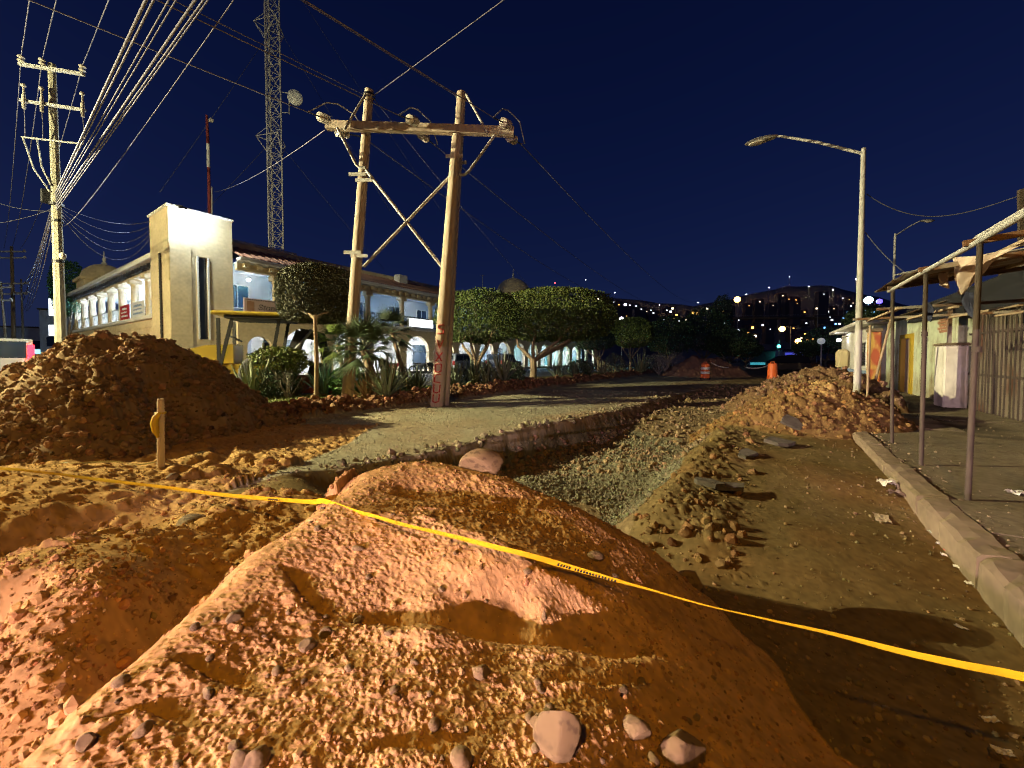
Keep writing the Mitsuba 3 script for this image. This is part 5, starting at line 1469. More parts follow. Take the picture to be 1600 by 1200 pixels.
def palm(label, base, crown, n, L, seed, col, trunk_r=.10, fan=True):
    r = np.random.default_rng(seed)
    k = thing('palm', label, 'palm')
    b, c = np.asarray(base, float), np.asarray(crown, float)
    put(k, tube([b - [0, 0, .1], (b + c) / 2 + r.normal(0, .05, 3), c], [trunk_r * 1.3, trunk_r, trunk_r * 1.1], 8), 'bark', smooth=50)
    for i in range(n):
        a = i * 2.39996
        e = (i + .5) / n
        el = math.radians(80 - 115 * e)
        d = np.array([math.cos(a) * math.cos(el), math.sin(a) * math.cos(el), math.sin(el)])
        side = np.array([-math.sin(a), math.cos(a), 0])
        hub = c + d * L * .45
        ms = [tube([c, hub], [.014, .008], 4)]
        for j in np.linspace(-1.15, 1.15, 13):
            dd = d * math.cos(j) + side * math.sin(j)
            tip = hub + dd * L * .55 * (1 - .12 * abs(j)) - [0, 0, .12 * L * abs(math.sin(j)) + .1 * L * e]
            ms.append(blade_mesh(hub, tip, L * .055, np.cross(dd, np.cross(d, side)) * -1, .05, 3, .1))
        m = cat(ms)
        cc = np.array(col) * (1 + r.normal(0, .2))
        part(k, 'frond', m, 'leaf', color=np.tile(np.clip(cc, .01, .4), (len(m.vertices), 1)))


pb_ = at(592, 618, 10.3); pb_[2] = .12
palm('bushy fan palm in front of the arches between the ball-topped tree and the twin poles', pb_, at(568, 548, 10.35), 34, 1.2, 1, (.055, .085, .04))
palm('smaller yellowish fan palm low beside the bushy one', [*(at(545, 612, 12.9)[:2]), .12], at(528, 540, 13.3), 20, 1.15, 2, (.10, .14, .035), .07)
palm('dark palm standing behind the bushy fan palm near the lit arch', [*(at(640, 612, 15.5)[:2]), .12], at(612, 520, 15.2), 22, 1.3, 3, (.05, .07, .04), .08)

# grass on the median
gr = np.random.default_rng(9)
N = 5200
gx_ = gr.uniform(-12.3, -8.9, N); gy_ = 4 + 12 * gr.random(N) ** 1.4
keep_ = fb(gx_, gy_, .7, 3, 205) < .08
gx_, gy_ = gx_[keep_], gy_[keep_]
gz_ = height(gx_, gy_)[0]
hh = gr.uniform(.04, .12, len(gx_)); an = gr.uniform(0, 6.28, len(gx_))
ln = gr.normal(0, .03, (len(gx_), 2))
v = np.stack([np.stack([gx_ - .008 * np.cos(an), gy_ - .008 * np.sin(an), gz_ - .01], 1), np.stack([gx_ + .008 * np.cos(an), gy_ + .008 * np.sin(an), gz_ - .01], 1), np.stack([gx_ + ln[:, 0], gy_ + ln[:, 1], gz_ + hh], 1)], 1).reshape(-1, 3)
gk = thing('grass', 'short dry grass growing on the median', 'grass', kind='stuff')
gc = np.array([.12, .15, .04]) * (1 + gr.normal(0, .3, (len(gx_), 1)))
put(gk, trimesh.Trimesh(v, np.arange(len(v)).reshape(-1, 3), process=False), 'leaf', color=np.clip(np.repeat(gc, 3, 0), .01, .5))
ow = thing('low_wall', 'low orange-red painted wall on the median behind the ball-topped tree trunk', 'wall')
a_, b_ = at(462, 606, 14.2), at(530, 606, 14.4)
wm = beam([a_[0], a_[1], .33], [b_[0], b_[1], .33], .2, .62)
put(ow, wm, tex(lambda p, n, uv: pmix([.52, .13, .05], [.40, .12, .06], pfbm(p.x * 3, p.y * 3, p.z * 3, 3)), .8))
part(ow, 'coping', beam([a_[0], a_[1], .665], [b_[0], b_[1], .665], .26, .05), 'terracotta')

# ---------------------------------------------------------------- the far town and its hill
def hill_top(px):
    return np.interp(px, [-400, 300, 700, 850, 930, 1000, 1080, 1150, 1220, 1290, 1340, 1420, 1600, 2100], [540, 520, 478, 462, 466, 474, 484, 470, 452, 450, 462, 480, 510, 540])


hp = np.arange(-700, 2400, 18.0)
rows = [(260, 0.0), (330, .28), (420, .62), (520, .9), (600, 1.0), (700, .8), (900, .0)]
hv = []
rh = np.random.default_rng(3)
for d, f in rows:
    for px in hp:
        q = at(px, 560, d)
        top = (560 - hill_top(px)) / FOC * 600 + EYE
        z = f * top * (1 + .10 * (meshkit.fbm(np.array([q[0] * .02, q[1] * .02, 0]), 3, 5) - .5)) + (5 * (meshkit.fbm(np.array([q[0] * .05, q[1] * .05, 9]), 3, 6) - .5) if f else -1)
        hv.append([q[0], q[1], z])
nh = len(hp)
i, j = np.meshgrid(np.arange(len(rows) - 1), np.arange(nh - 1), indexing='ij')
hq = np.stack([i * nh + j, i * nh + j + 1, (i + 1) * nh + j + 1, (i + 1) * nh + j], -1).reshape(-1, 4)
hk = thing('hill', kind='structure')
hmesh = tm(np.array(hv), hq)
put(hk, hmesh, diffuse((.27, .24, .21)), smooth=True)
hxyz = np.array(hv)
hill_tree = cKDTree(hxyz[:, :2])


def hill_z(x, y):
    d, k = hill_tree.query([x, y], k=4)
    w = 1 / (d + 1)
    return float((hxyz[k, 2] * w).sum() / w.sum())


WARM, COOL, ORNG, BLUE_, GRN = (1, .80, .52), (.80, .90, 1.0), (1.0, .48, .10), (.15, .45, 1.0), (.2, 1.0, .75)
LIT = [(935, 467, 330, WARM, 2), (941, 471, 330, WARM, 2), (960, 473, 380, COOL, 2), (966, 474, 380, COOL, 1), (977, 476, 360, COOL, 3), (984, 477, 360, COOL, 1), (994, 478, 380, COOL, 1), (1006, 482, 370, COOL, 2), (1017, 485, 340, COOL, 1), (1021, 489, 330, COOL, 1), (1042, 485, 400, COOL, 1), (1048, 487, 400, COOL, 2), (1051, 482, 400, WARM, 2), (1057, 492, 380, ORNG, 2),
       (1083, 489, 300, ORNG, 3), (1090, 490, 300, ORNG, 3), (1105, 482, 420, WARM, 2), (1120, 498, 280, COOL, 1), (1037, 500, 270, COOL, 1), (1018, 508, 250, COOL, 1), (1144, 488, 420, BLUE_, 2), (1155, 485, 430, COOL, 2), (1165, 486, 430, COOL, 2), (1176, 481, 440, COOL, 1), (1192, 482, 440, COOL, 2), (1208, 485, 440, COOL, 2), (1220, 486, 430, WARM, 2), (1188, 469, 520, COOL, 1), (1228, 463, 520, ORNG, 2), (1237, 463, 520, WARM, 1),
       (1251, 485, 420, COOL, 1), (1283, 483, 350, WARM, 3), (1293, 487, 350, COOL, 2), (1297, 496, 330, COOL, 1), (1154, 500, 300, COOL, 1), (1154, 516, 270, COOL, 2), (1176, 512, 300, ORNG, 3), (1180, 525, 280, WARM, 3), (1170, 520, 280, ORNG, 2), (1192, 508, 300, COOL, 2), (1260, 505, 320, COOL, 1), (1300, 500, 300, COOL, 2), (1306, 506, 290, BLUE_, 2), (1312, 506, 290, COOL, 2), (1318, 497, 310, BLUE_, 1), (1288, 512, 280, BLUE_, 2), (1301, 501, 330, ORNG, 1), (1240, 513, 290, ORNG, 1), (1258, 522, 260, ORNG, 2), (1262, 532, 260, ORNG, 2), (1270, 530, 260, ORNG, 2), (1252, 528, 260, WARM, 2), (1311, 515, 270, WARM, 1), (1324, 488, 310, BLUE_, 1), (1330, 478, 330, COOL, 1), (1205, 495, 350, WARM, 1), (1132, 505, 300, COOL, 1), (1000, 492, 330, COOL, 1), (1072, 500, 300, WARM, 1)]
for k in range(120):
    px = rh.uniform(880, 1345)
    f = rh.uniform(.10, .93)
    LIT.append((px, 545 + (hill_top(px) - 545) * f, rh.uniform(290, 500), [COOL, WARM, ORNG, ORNG][rh.integers(0, 4)], 0.3 + 1.3 * rh.random() ** 2))
for k, (px, py, d, col, s) in enumerate(LIT):
    p = at(px, py, d)
    w, dp_, hgt = 5 + 3 * rh.random(), 5.0, 3.2
    zone = 'above the fig trees' if px < 1010 else 'over the road end trees' if px < 1150 else 'above the striped barrels' if px < 1235 else 'near the tall street lamp'
    tint_ = {WARM: 'warm white', COOL: 'cold white', ORNG: 'orange', BLUE_: 'blue'}[col]
    h_ = thing('hillside_house', f'dark house with {tint_} lit window, far hillside {zone}', 'house', f'houses with {tint_} windows {zone}')
    gz0 = min(hill_z(p[0], p[1]) - 1.0, p[2] - 2.2)
    a = math.atan2(-p[0], p[1])
    put(h_, moved(box(-w / 2, w / 2, .12, dp_, gz0 - p[2], 1.9), rz=YAW, t=p), diffuse((.16, .14, .13)))
    part(h_, 'roof', moved(box(-w / 2 - .3, w / 2 + .3, -.2, dp_ + .3, 1.902, 2.1), rz=YAW, t=p), 'terracotta')
    ww = d * .0013 * (.8 + .6 * s)
    part(h_, 'window', moved(box(-ww, ww, -.05, .1, -min(ww * .8, 1.6), min(ww * .8, 1.6)), rz=YAW, t=p), 'white_paint', emitter={**lamp(col, 1.3 + 1.4 * s), 'sampling_weight': .004})


for k, (px, f_, d) in enumerate(((905, .55, 430), (960, .5, 400), (1030, .6, 450), (1090, .45, 420), (1165, .55, 430), (1200, .3, 380), (1232, .75, 520), (1262, .45, 420), (1300, .6, 430), (1335, .35, 380))):
    py_ = 548 + (hill_top(px) - 548) * f_ * .6
    q = at(px, py_, d)
    zg = hill_z(q[0], q[1])
    k_ = thing('hillside_lamp', 'added tall lamp post brightening a patch of the far hillside', 'street lamp', 'added lamp posts on the hillside')
    put(k_, bar([q[0], q[1], zg - 1], [q[0], q[1], zg + 13], .25, .15, 6), 'galvanised', smooth=50)  # posts added so that their lamps brighten the hill
    part(k_, 'lamp', moved(ICO1, s=.45, t=(q[0], q[1], zg + 13.2)), 'white_paint', emitter={**lamp((WARM, ORNG, WARM)[k % 3], 1400), 'sampling_weight': .2})


def far_lamp(px, py, py_base, t, col, power, r, label, arm=0.0, double=False):
    k = thing('far_street_lamp', label, 'street lamp')
    p = at(px, py, t)
    b = at(px + arm, py_base, t)
    b[2] = 0.0
    put(k, bar(b, [b[0], b[1], p[2] + (.5 if arm else -.1)], .09, .06, 8), 'galvanised', smooth=50)
    if arm:
        e = [(p, 1)] + ([(at(px + 2 * arm, py - 1, t), -1)] if double else [])
        for q, s in e:
            part(k, 'arm', tube([[b[0], b[1], p[2] + .2], [(b[0] + q[0]) / 2, (b[1] + q[1]) / 2, p[2] + .5], q + [0, 0, .12]], .045, 6), 'galvanised', smooth=50)
        if double:
            part(k, 'unlit_head', moved(ICO1, s=(.4, .4, .12), t=e[1][0]), 'ceramic')
    part(k, 'lamp', moved(ICO1, s=r, t=p), 'white_paint', emitter={**lamp(col, power), 'sampling_weight': .02})


far_lamp(1222, 514, 545, 75, ORNG, 14, .55, 'double-armed far street lamp with one orange lamp burning', 13, True)
far_lamp(1247, 533, 552, 95, ORNG, 14, .65, 'orange far street lamp right of the double-armed one', 0)
far_lamp(1152, 468, 545, 140, ORNG, 10, 1.1, 'orange lamp standing high over the far trees')
far_lamp(971, 498, 560, 70, (.85, 1, .9), 20, .34, 'white far street lamp above the fig trees')
far_lamp(1276, 482, 560, 120, WARM, 2, .3, 'tall far lighting pole with a small lamp', 0)
far_lamp(1317, 466, 545, 140, COOL, 1, .3, 'thin tall far pole before the bluish hillside', 0)
far_lamp(867, 442, 560, 320, (1, .08, .1), 4, .6, 'red warning light on a far mast above the fig tree')
far_lamp(915, 437, 560, 340, COOL, 4, .5, 'white light on a far mast above the fig trees')
far_lamp(1283, 533, 560, 40, (.7, .8, .85), .25, .35, 'globe lamp with a faint added glow in front of the dark round tree')  # unlit globe whose pale tone is a faint emission
# traffic signal, lit kiosk and awnings at the end of the street
sg = thing('traffic_signal', 'far traffic signal glowing cyan-green', 'traffic light')
p = at(1217, 548, 62); p[2] = 0
put(sg, bar(p, p + [0, 0, 4.3], .09, n=8), 'galvanised', smooth=50)
hd = at(1217, 541, 61.7)
part(sg, 'housing', moved(box(-.22, .22, -.15, .15, -.55, .55), rz=YAW, t=hd + np.array([-SN, CS, 0]) * .3), 'black')
part(sg, 'green_lens', moved(ICO1, s=.26, t=hd), 'white_paint', emitter={**lamp((.08, 1.0, .85), 9), 'sampling_weight': .02})
ks = thing('cyan_kiosk', 'low cyan-lit kiosk at the far end of the road left of the barrel', 'kiosk')
p = at(1192, 560, 70); p[2] = 0
put(ks, [moved(box(-2.6, 2.6, 0, 2.6, 0, 2.6), rz=YAW, t=p)], rough([.06, .11, .11], .8))
part(ks, 'roof', moved(cbox(-3.0, 3.0, -.8, 3, 2.602, 2.8, .04), rz=YAW, t=p), 'dark_metal')
part(ks, 'lit_counter', moved(box(-2.5, .4, -.08, -.01, .15, .6), rz=YAW, t=p), 'white_paint', emitter={**lamp((.08, .75, .9), .4), 'sampling_weight': .02})
part(ks, 'post', moved(box(-2.9, -2.75, -.7, -.55, 0, 2.6), rz=YAW, t=p), 'galvanised')
part(ks, 'lit_sign', moved(box(2.0, 2.5, -.9, -.805, .9, 2.5), rz=YAW, t=p), 'white_paint', emitter={**lamp((.1, .9, .85), 1.6), 'sampling_weight': .02})
bb = thing('blue_lit_stall', 'stall glowing deep blue between the kiosk and the dark round tree', 'stall')
p = at(1241, 560, 66); p[2] = 0
put(bb, moved(box(-1.9, 1.9, 0, 2, 0, 2.7), rz=YAW, t=p), 'blue_wall')
part(bb, 'awning', moved(prism([(-2.2, 2.5), (2.2, 2.5), (2.0, 2.9), (-2.0, 2.9)], -1.0, -.02), rz=YAW, t=p), 'cloth_dark')
part(bb, 'lit_panel', moved(box(-1.6, 1.7, -.06, -.01, 1.0, 2.3), rz=YAW, t=p), 'white_paint', emitter={**lamp((.08, .10, .9), .55), 'sampling_weight': .02})
bt = thing('barrier', 'long grey barrier under a dark tarpaulin across the end of the road', 'barrier')
p = at(1235, 582, 45); p[2] = 0
put(bt, moved(cbox(-2.6, 2.4, 0, .3, 0, .75, .04), rz=YAW, t=p), 'concrete')
part(bt, 'tarpaulin', moved(prism([(-2.6, .752), (2.4, .752), (1.9, 1.5), (.3, 1.75), (-1.2, 1.6), (-2.4, 1.0)], -.1, .5), rz=YAW, t=p), 'black')
br_ = thing('footbridge', 'pale footbridge deck crossing the street far away below the hillside lights', 'bridge')
a_, b_ = at(1120, 498, 130), at(1290, 497, 130)
put(br_, beam(a_, b_, 2.2, .55), 'concrete')
part(br_, 'rail', beam(a_ + [0, 0, 1.1], b_ + [0, 0, 1.1], .08, .08), 'galvanised')
for px in (1140, 1276):
    q = at(px, 498, 130)
    part(br_, 'pier', bar([q[0], q[1], 0], [q[0], q[1], q[2] - .28], .4), 'concrete')
# floodlit fairground at the right: a blue-white lamp and lit tubes
bl = thing('blue_floodlight', 'bright blue-white floodlight on a pole behind the tall street lamp', 'floodlight')
p = at(1357, 469, 45)
put(bl, bar([p[0], p[1], 0], p - [0, 0, .3], .09, .06, 8), 'galvanised', smooth=50)
part(bl, 'lamp', moved(ICO2, s=.42, t=p), 'white_paint', emitter={**lamp((.45, .85, 1.0), 14), 'sampling_weight': .05})
for k, ((x0, y0), (x1, y1), lab) in enumerate((((1319, 517), (1344, 494), 'slanting blue-white light tube left of the tall street lamp'), ((1346, 498), (1356, 480), 'short blue-white light tube right of the tall street lamp'), ((1362, 488), (1378, 484), 'level blue-white light tube near the canopy end'))):
    tb = thing('light_tube', lab, 'light tube')
    a_, b_ = at(x0, y0, 46), at(x1, y1, 46)
    put(tb, bar(a_, b_, .10, n=8), 'white_paint', emitter={**lamp((.25, .62, 1.0), 5), 'sampling_weight': .03})
    part(tb, 'pole', bar([b_[0], b_[1], 0], b_ - [0, 0, .12], .04, n=6), 'galvanised')
pl = thing('purple_lamp', 'small violet lamp at the far end of the canopy', 'lamp')
p = at(1374, 471, 44)
put(pl, moved(ICO1, s=.3, t=p), 'white_paint', emitter={**lamp((.12, .08, 1.0), 3), 'sampling_weight': .02})
part(pl, 'pole', bar([p[0], p[1], 0], p - [0, 0, .3], .04, n=6), 'galvanised')
# pale draped cover seen over the dark pile
dc = thing('draped_cover', 'pale yellow cover hanging over a post behind the dark soil pile', 'cover')
p = at(1317, 560, 18.5)
prof = []
for a in np.linspace(0, 2 * np.pi, 22, endpoint=False):
    prof.append((math.cos(a), math.sin(a), 1 + .16 * math.sin(5 * a)))
rings = [(.02, .45), (.16, .42), (.24, .30), (.25, .05), (.23, -.2), (.24, -.42)]
v = np.array([[r_ * w * c, r_ * w * s, z] for r_, z in rings for c, s, w in prof])
j = np.arange(22)
f = np.vstack([np.stack([i * 22 + j, i * 22 + (j + 1) % 22, (i + 1) * 22 + (j + 1) % 22, (i + 1) * 22 + j], 1) for i in range(5)])
put(dc, moved(tm(v, f[:, ::-1]), t=p), rough([.62, .52, .30], .9), smooth=True)
part(dc, 'post', bar([p[0], p[1], 0], p + [0, 0, .4], .03, n=6), 'old_wood')
# buildings of the cross street at the far left
for k, (px, py, t, w, hgt, lab) in enumerate(((62, 520, 85, 14, 8, 'dark far building with a lit cyan window behind the pickup'), (20, 510, 110, 16, 9, 'dark far building behind the grey pole at the left edge'), (95, 505, 70, 5, 10, 'narrow dark far building right behind the concrete pole'))):
    b_ = thing('far_building', lab, 'building')
    p = at(px, 560, t); p[2] = 0
    put(b_, moved(box(-w / 2, w / 2, 0, 8, 0, hgt), rz=YAW + .5, t=p), 'white_plaster')
    part(b_, 'roof', moved(cbox(-w / 2 - .2, w / 2 + .2, -.2, 8.2, hgt + .002, hgt + .3, .03), rz=YAW + .5, t=p), 'concrete')
    for m_ in range(3):
        part(b_, 'window', moved(box(-w / 2 + .8 + m_ * w / 3, -w / 2 + 1.0 + m_ * w / 3 + w * .16, -.04, -.002, 3.5, 5.2), rz=YAW + .5, t=p), 'glass')
    if k == 0:
        part(b_, 'lit_window', moved(box(-w * .22, w * .02, -.05, -.004, 2.2, 3.3), rz=YAW + .5, t=p), 'white_paint', emitter={**lamp((.4, .9, 1), 1.6), 'sampling_weight': .02})
for k, (px, py, t, w, h_, lab) in enumerate(((80.5, 480, 42, .30, 2.0, 'tall narrow glowing sign left of the concrete pole, upper of two'), (82.5, 516, 42, .45, 1.25, 'small glowing sign left of the concrete pole, lower of two'))):
    s_ = thing('lit_sign', lab, 'sign')
    p = at(px, py, t)
    put(s_, moved(box(-w, w, 0, .25, -h_ / 2, h_ / 2), rz=YAW, t=p), 'white_paint')
    part(s_, 'face', moved(box(-w * .93, w * .93, -.03, -.005, -h_ * .46, h_ * .46), rz=YAW, t=p), 'white_paint', emitter={**lamp((.85, .95, 1), 2.2), 'sampling_weight': .03})
    part(s_, 'pole', bar([p[0] + .3, p[1] + .3, 0], [p[0] + .3, p[1] + .3, p[2]], .06, n=6), 'galvanised')

# ---------------------------------------------------------------- vehicles and small things
def vehicle(kind, label, pos, rz, paint, scale=1.0, lights=None, cat_='car', group=None, name=None):
    """pos: middle of the footprint on the ground; the nose points along +x before turning by rz."""
    r = np.random.default_rng(4)
    k = thing(name or {'van': 'van', 'pickup': 'pickup_truck', 'suv': 'parked_car', 'car': 'parked_car'}[kind], label, cat_, group)
    P = lambda m: moved(moved(m, s=scale), rz=rz, t=pos)
    if kind == 'van':
        L, W, low, up_ = 5.2, 1.95, [(-2.6, .42), (2.6, .42), (2.62, .85), (2.35, 1.15), (-2.6, 1.15)], [(-2.6, 1.15), (2.35, 1.15), (1.55, 2.1), (1.2, 2.3), (-2.5, 2.3), (-2.6, 2.2)]
        wins = [(1.0, 1.75), (-.3, .85), (-1.5, -.45), (-2.45, -1.65)]
    elif kind == 'pickup':
        L, W, low, up_ = 5.3, 1.85, [(-2.65, .5), (2.6, .5), (2.65, .95), (2.4, 1.1), (-2.65, 1.1)], [(-.9, 1.1), (1.35, 1.1), (.75, 1.72), (.5, 1.8), (-.65, 1.8), (-.85, 1.7)]
        wins = [(.15, .75), (-.7, .05)]
    else:
        L, W, low, up_ = 4.6, 1.8, [(-2.3, .42), (2.25, .42), (2.3, .75), (2.1, .98), (1.0, 1.06), (-2.25, 1.06)], [(-2.2, 1.06), (1.05, 1.06), (.35, 1.62), (.1, 1.7), (-1.85, 1.7), (-2.1, 1.6)]
        wins = [(-.05, .5), (-1.0, -.15), (-1.95, -1.1)]
    body = prism(low, -W / 2, W / 2)
    put(k, P(body), paint, smooth=30)
    part(k, 'cabin', P(prism([(x, z + .002) for x, z in up_], -W / 2 + .09, W / 2 - .09)), paint, smooth=30)
    zt, zb = max(z for x, z in up_) - .14, up_[0][1] + .06
    for (x0, x1) in wins:
        for s in (-1, 1):
            y = s * (W / 2 - .085)
            part(k, 'side_window', P(box(x0, x1, min(y, y + s * .012), max(y, y + s * .012), zb, zt)), 'glass')
    xs = [x for x, z in up_]
    fx0, fx1 = up_[1][0], up_[2][0]
    ws = tm(np.array([[fx0 + .012, -W / 2 + .18, zb], [fx0 + .012, W / 2 - .18, zb], [fx1 + .03, W / 2 - .24, up_[2][1] - .04], [fx1 + .03, -W / 2 + .24, up_[2][1] - .04]]), [[0, 1, 2, 3]])
    part(k, 'windscreen', P(ws), 'glass')
    part(k, 'rear_window', P(box(min(xs) - .012, min(xs) - .001, -W / 2 + .3, W / 2 - .3, zb + .12, zt)), 'glass')
    for x in (-L * .31, L * .31):
        for s in (-1, 1):
            wh = part(k, 'wheel', P(moved(lathe([(.0, -.10), (.30, -.11), (.34, -.07), (.34, .07), (.30, .11), (.0, .10)], 18), M=np.array([[1, 0, 0], [0, 0, 1], [0, -1, 0.0]]), t=(x, s * (W / 2 - .08), .34))), 'black', smooth=40)
            part(wh, 'rim', P(moved(lathe([(.0, -.02), (.19, -.02), (.2, .0), (.0, .02)], 14), M=np.array([[1, 0, 0], [0, 0, 1], [0, -1, 0.0]]), t=(x, s * (W / 2 + .035), .34))), 'galvanised')
    for s in (-1, 1):
        part(k, 'headlight', P(cbox(L / 2 - .10, L / 2 + .03, s * W * .36 - .17, s * W * .36 + .17, .70, .86, .02)), 'ceramic')
        e = {} if not lights else {'emitter': {**lamp(lights[0], lights[1]), 'sampling_weight': .9}}
        part(k, 'tail_lamp', P(cbox(-L / 2 - .05, -L / 2 + .02, s * W * .42 - .12, s * W * .42 + .12, .80, 1.12 if kind != 'van' else 2.0, .01)), 'red_paint', **e)
    part(k, 'bumper', [P(cbox(L / 2 - .02, L / 2 + .10, -W / 2 + .05, W / 2 - .05, .40, .58, .03)), P(cbox(-L / 2 - .10, -L / 2 + .02, -W / 2 + .05, W / 2 - .05, .40, .58, .03))], 'dark_metal')
    part(k, 'number_plate', P(box(-L / 2 - .115, -L / 2 - .102, -.22, .22, .46, .57)), 'white_paint')
    return k


pw = rough([.62, .60, .60], .35)
scene['car_white'], scene['car_dark'], scene['car_grey'] = rough([.62, .60, .60], .35), rough([.05, .06, .09], .3), rough([.35, .37, .40], .35)
p = at(0, 560, 20.5); p[2] = .0
vehicle('van', 'white van cut by the left edge with glowing red tail lamps', p, math.pi, 'car_white', lights=((1.0, .005, .012), 22), cat_='van')
for k, (px, t, rot, lab, kind, mat) in enumerate(((49, 40, 170, 'white double-cab pickup on the cross street right of the red-lit van', 'pickup', 'car_white'), (72, 46, 175, 'pale car half hidden behind the white pickup', 'car', 'car_white'))):
    p = at(px, 560, t); p[2] = 0
    vehicle(kind, lab, p, YAW + math.radians(rot), mat)
for k, (px, t, rot, lab, kind, mat) in enumerate(((788, 37.5, 100, 'dark hatch-backed car parked before the arches between the two flat-topped fig trees', 'suv', 'car_dark'), (722, 33.0, 97, 'grey car parked before the arches behind the painted pole', 'car', 'car_grey'))):
    p = at(px, 560, t); p[2] = 0
    vehicle(kind, lab, p, math.radians(rot), mat)
# the car whose headlights reach over the spoil, standing behind the photographer
hc = np.array(HEADS).mean(0)
hd_ang = math.atan2(_d[1], _d[0])
cpos = np.array([hc[0] - _d[0] * 2.88, hc[1] - _d[1] * 2.88, z_at(hc[0], hc[1]) if False else 0.0])
vehicle('car', 'grey car behind the spoil heap with its headlights on', [cpos[0], cpos[1], 0.0], hd_ang, 'car_grey', scale=1.2, name='headlit_car')
for p_ in HEADS:
    part('headlit_car', 'lamp_visor', beam(p_ + np.array([*(_d * .04), .016]), p_ + np.array([*(_d * .20), .016]), .3, .008), 'black')  # plate added over each spot to cut off its upward light
# motorcycles before the arch
def motorcycle(label, p, rz, mat):
    k = thing('motorcycle', label, 'motorcycle')
    P = lambda m: moved(m, rz=rz, t=p)
    put(k, [P(tube([(-.5, 0, .62), (-.15, 0, .72), (.15, 0, .66), (.45, 0, .85)], [.07, .13, .15, .06], 8)), P(moved(ICO1, s=(.2, .12, .16), t=(0, 0, .45)))], mat, smooth=50)
    for x in (-.62, .62):
        part(k, 'wheel', P(moved(trimesh.creation.torus(.26, .05, 16, 6), M=np.array([[1, 0, 0], [0, 0, 1], [0, -1, 0.0]]), t=(x, 0, .31))), 'black')
    part(k, 'fork', P(bar((.62, 0, .31), (.42, 0, .95), .03)), 'galvanised')
    part(k, 'handlebar', P(bar((.40, -.33, 1.0), (.40, .33, 1.0), .02)), 'dark_metal')
    part(k, 'seat', P(cbox(-.6, .05, -.12, .12, .76, .84, .03)), 'black')


for k, (px, t, lab, mat) in enumerate(((657, 30.5, 'dark motorcycle standing in the arch left of the painted pole', 'car_dark'), (616, 28.6, 'red motorcycle in front of the bright white doorway', 'red_paint'), (673, 31.0, 'second dark motorcycle close to the painted pole', 'black'))):
    p = at(px, 560, t); p[2] = .28 if p[0] < -23.4 else .12
    motorcycle(lab, p, YAW + .3 * k, mat)

# backhoe on the median behind the mound
bk = thing('backhoe', 'yellow backhoe with an open canopy standing behind the mound', 'digger')
T0 = 13.0
o = at(392, 560, T0); o[2] = .1
bx = np.array([-math.cos(YAW + .35), -math.sin(YAW + .35), 0.0])          # its nose points to the left
by = np.array([-bx[1], bx[0], 0.0])
BR = np.stack([bx, by, [0, 0, 1.0]], 1)
B = lambda m: moved(m, M=BR, t=o)
put(bk, [B(cbox(-.9, .95, -.75, .75, .55, 1.05, .05))], 'yellow_paint')
part(bk, 'bonnet', B(prism([(.35, 1.052), (1.95, .75), (2.05, .85), (2.0, 1.12), (1.75, 1.42), (1.1, 1.62), (.35, 1.66)], -.52, .52)), 'yellow_paint', smooth=25)
part(bk, 'grille', [B(cbox(2.02, 2.08, -.45, .45, .82 + .1 * i, .88 + .1 * i, .01)) for i in range(4)], 'ceramic')
part(bk, 'bonnet_stripe', [B(beam((.4, y, 1.672), (1.12, y, 1.632), .05, .012)) for y in (-.18, .18)], 'black')
part(bk, 'canopy_roof', B(cbox(-1.05, .85, -.85, .85, 2.58, 2.70, .04)), 'yellow_paint')
part(bk, 'roof_rim', B(cbox(-1.3, .5, -.82, .82, 2.47, 2.578, .02)), 'black')
for x0, x1, y in ((.72, .42, -.74), (.72, .42, .74), (-.95, -.75, -.74), (-.95, -.75, .74), (.35, .38, .74)):
    part(bk, 'roof_post', B(beam((x1 + .25 * (x1 > 0), y, 1.0), (x0 - .05, y, 2.47), .07, .09)), 'black')
for x, r_ in ((-.55, .68), (1.5, .45)):
    for s in (-1, 1):
        w_ = part(bk, 'wheel', B(moved(lathe([(.0, -.16), (r_ * .85, -.17), (r_, -.1), (r_, .1), (r_ * .85, .17), (0, .16)], 20), M=np.array([[1, 0, 0], [0, 0, 1], [0, -1, 0.0]]), t=(x, s * .85, r_))), 'black', smooth=40)
        part(w_, 'rim', B(moved(lathe([(.0, -.02), (r_ * .5, -.03), (r_ * .52, .02), (0, .03)], 14), M=np.array([[1, 0, 0], [0, 0, 1], [0, -1, 0.0]]), t=(x, s * 1.025, r_))), 'yellow_paint')
part(bk, 'seat', [B(cbox(-.45, .05, -.25, .25, 1.05, 1.25, .05)), B(cbox(-.5, -.38, -.25, .25, 1.25, 1.75, .04))], 'black')
part(bk, 'steering_wheel', B(moved(trimesh.creation.torus(.19, .022, 18, 6), M=trimesh.transformations.euler_matrix(0, -.5, 0)[:3, :3], t=(.42, 0, 1.86))), 'dark_metal')
part(bk, 'boom', [B(beam((-1.05, 0, .8), (-1.55, .0, 2.15), .26, .34, up=(1, 0, 0))), B(beam((-1.5, 0, 2.1), (-2.2, .0, 1.95), .24, .32)), B(beam((-2.15, 0, 2.05), (-2.35, 0, .95), .2, .26, up=(1, 0, 0)))], 'black')
part(bk, 'bucket', B(prism([(-2.45, 1.0), (-1.85, 1.05), (-1.75, .7), (-1.95, .42), (-2.35, .45)], -.35, .35)), 'black')
part(bk, 'hydraulic_ram', [B(bar((-1.2, .2, 1.3), (-1.9, .2, 2.2), .045)), B(bar((-1.75, -.2, 2.25), (-2.4, -.2, 1.5), .04))], 'steel', smooth=50)
part(bk, 'loader_frame', [B(beam((.3, s * .7, .95), (2.5, s * .7, .5), .12, .16)) for s in (-1, 1)], 'yellow_paint')

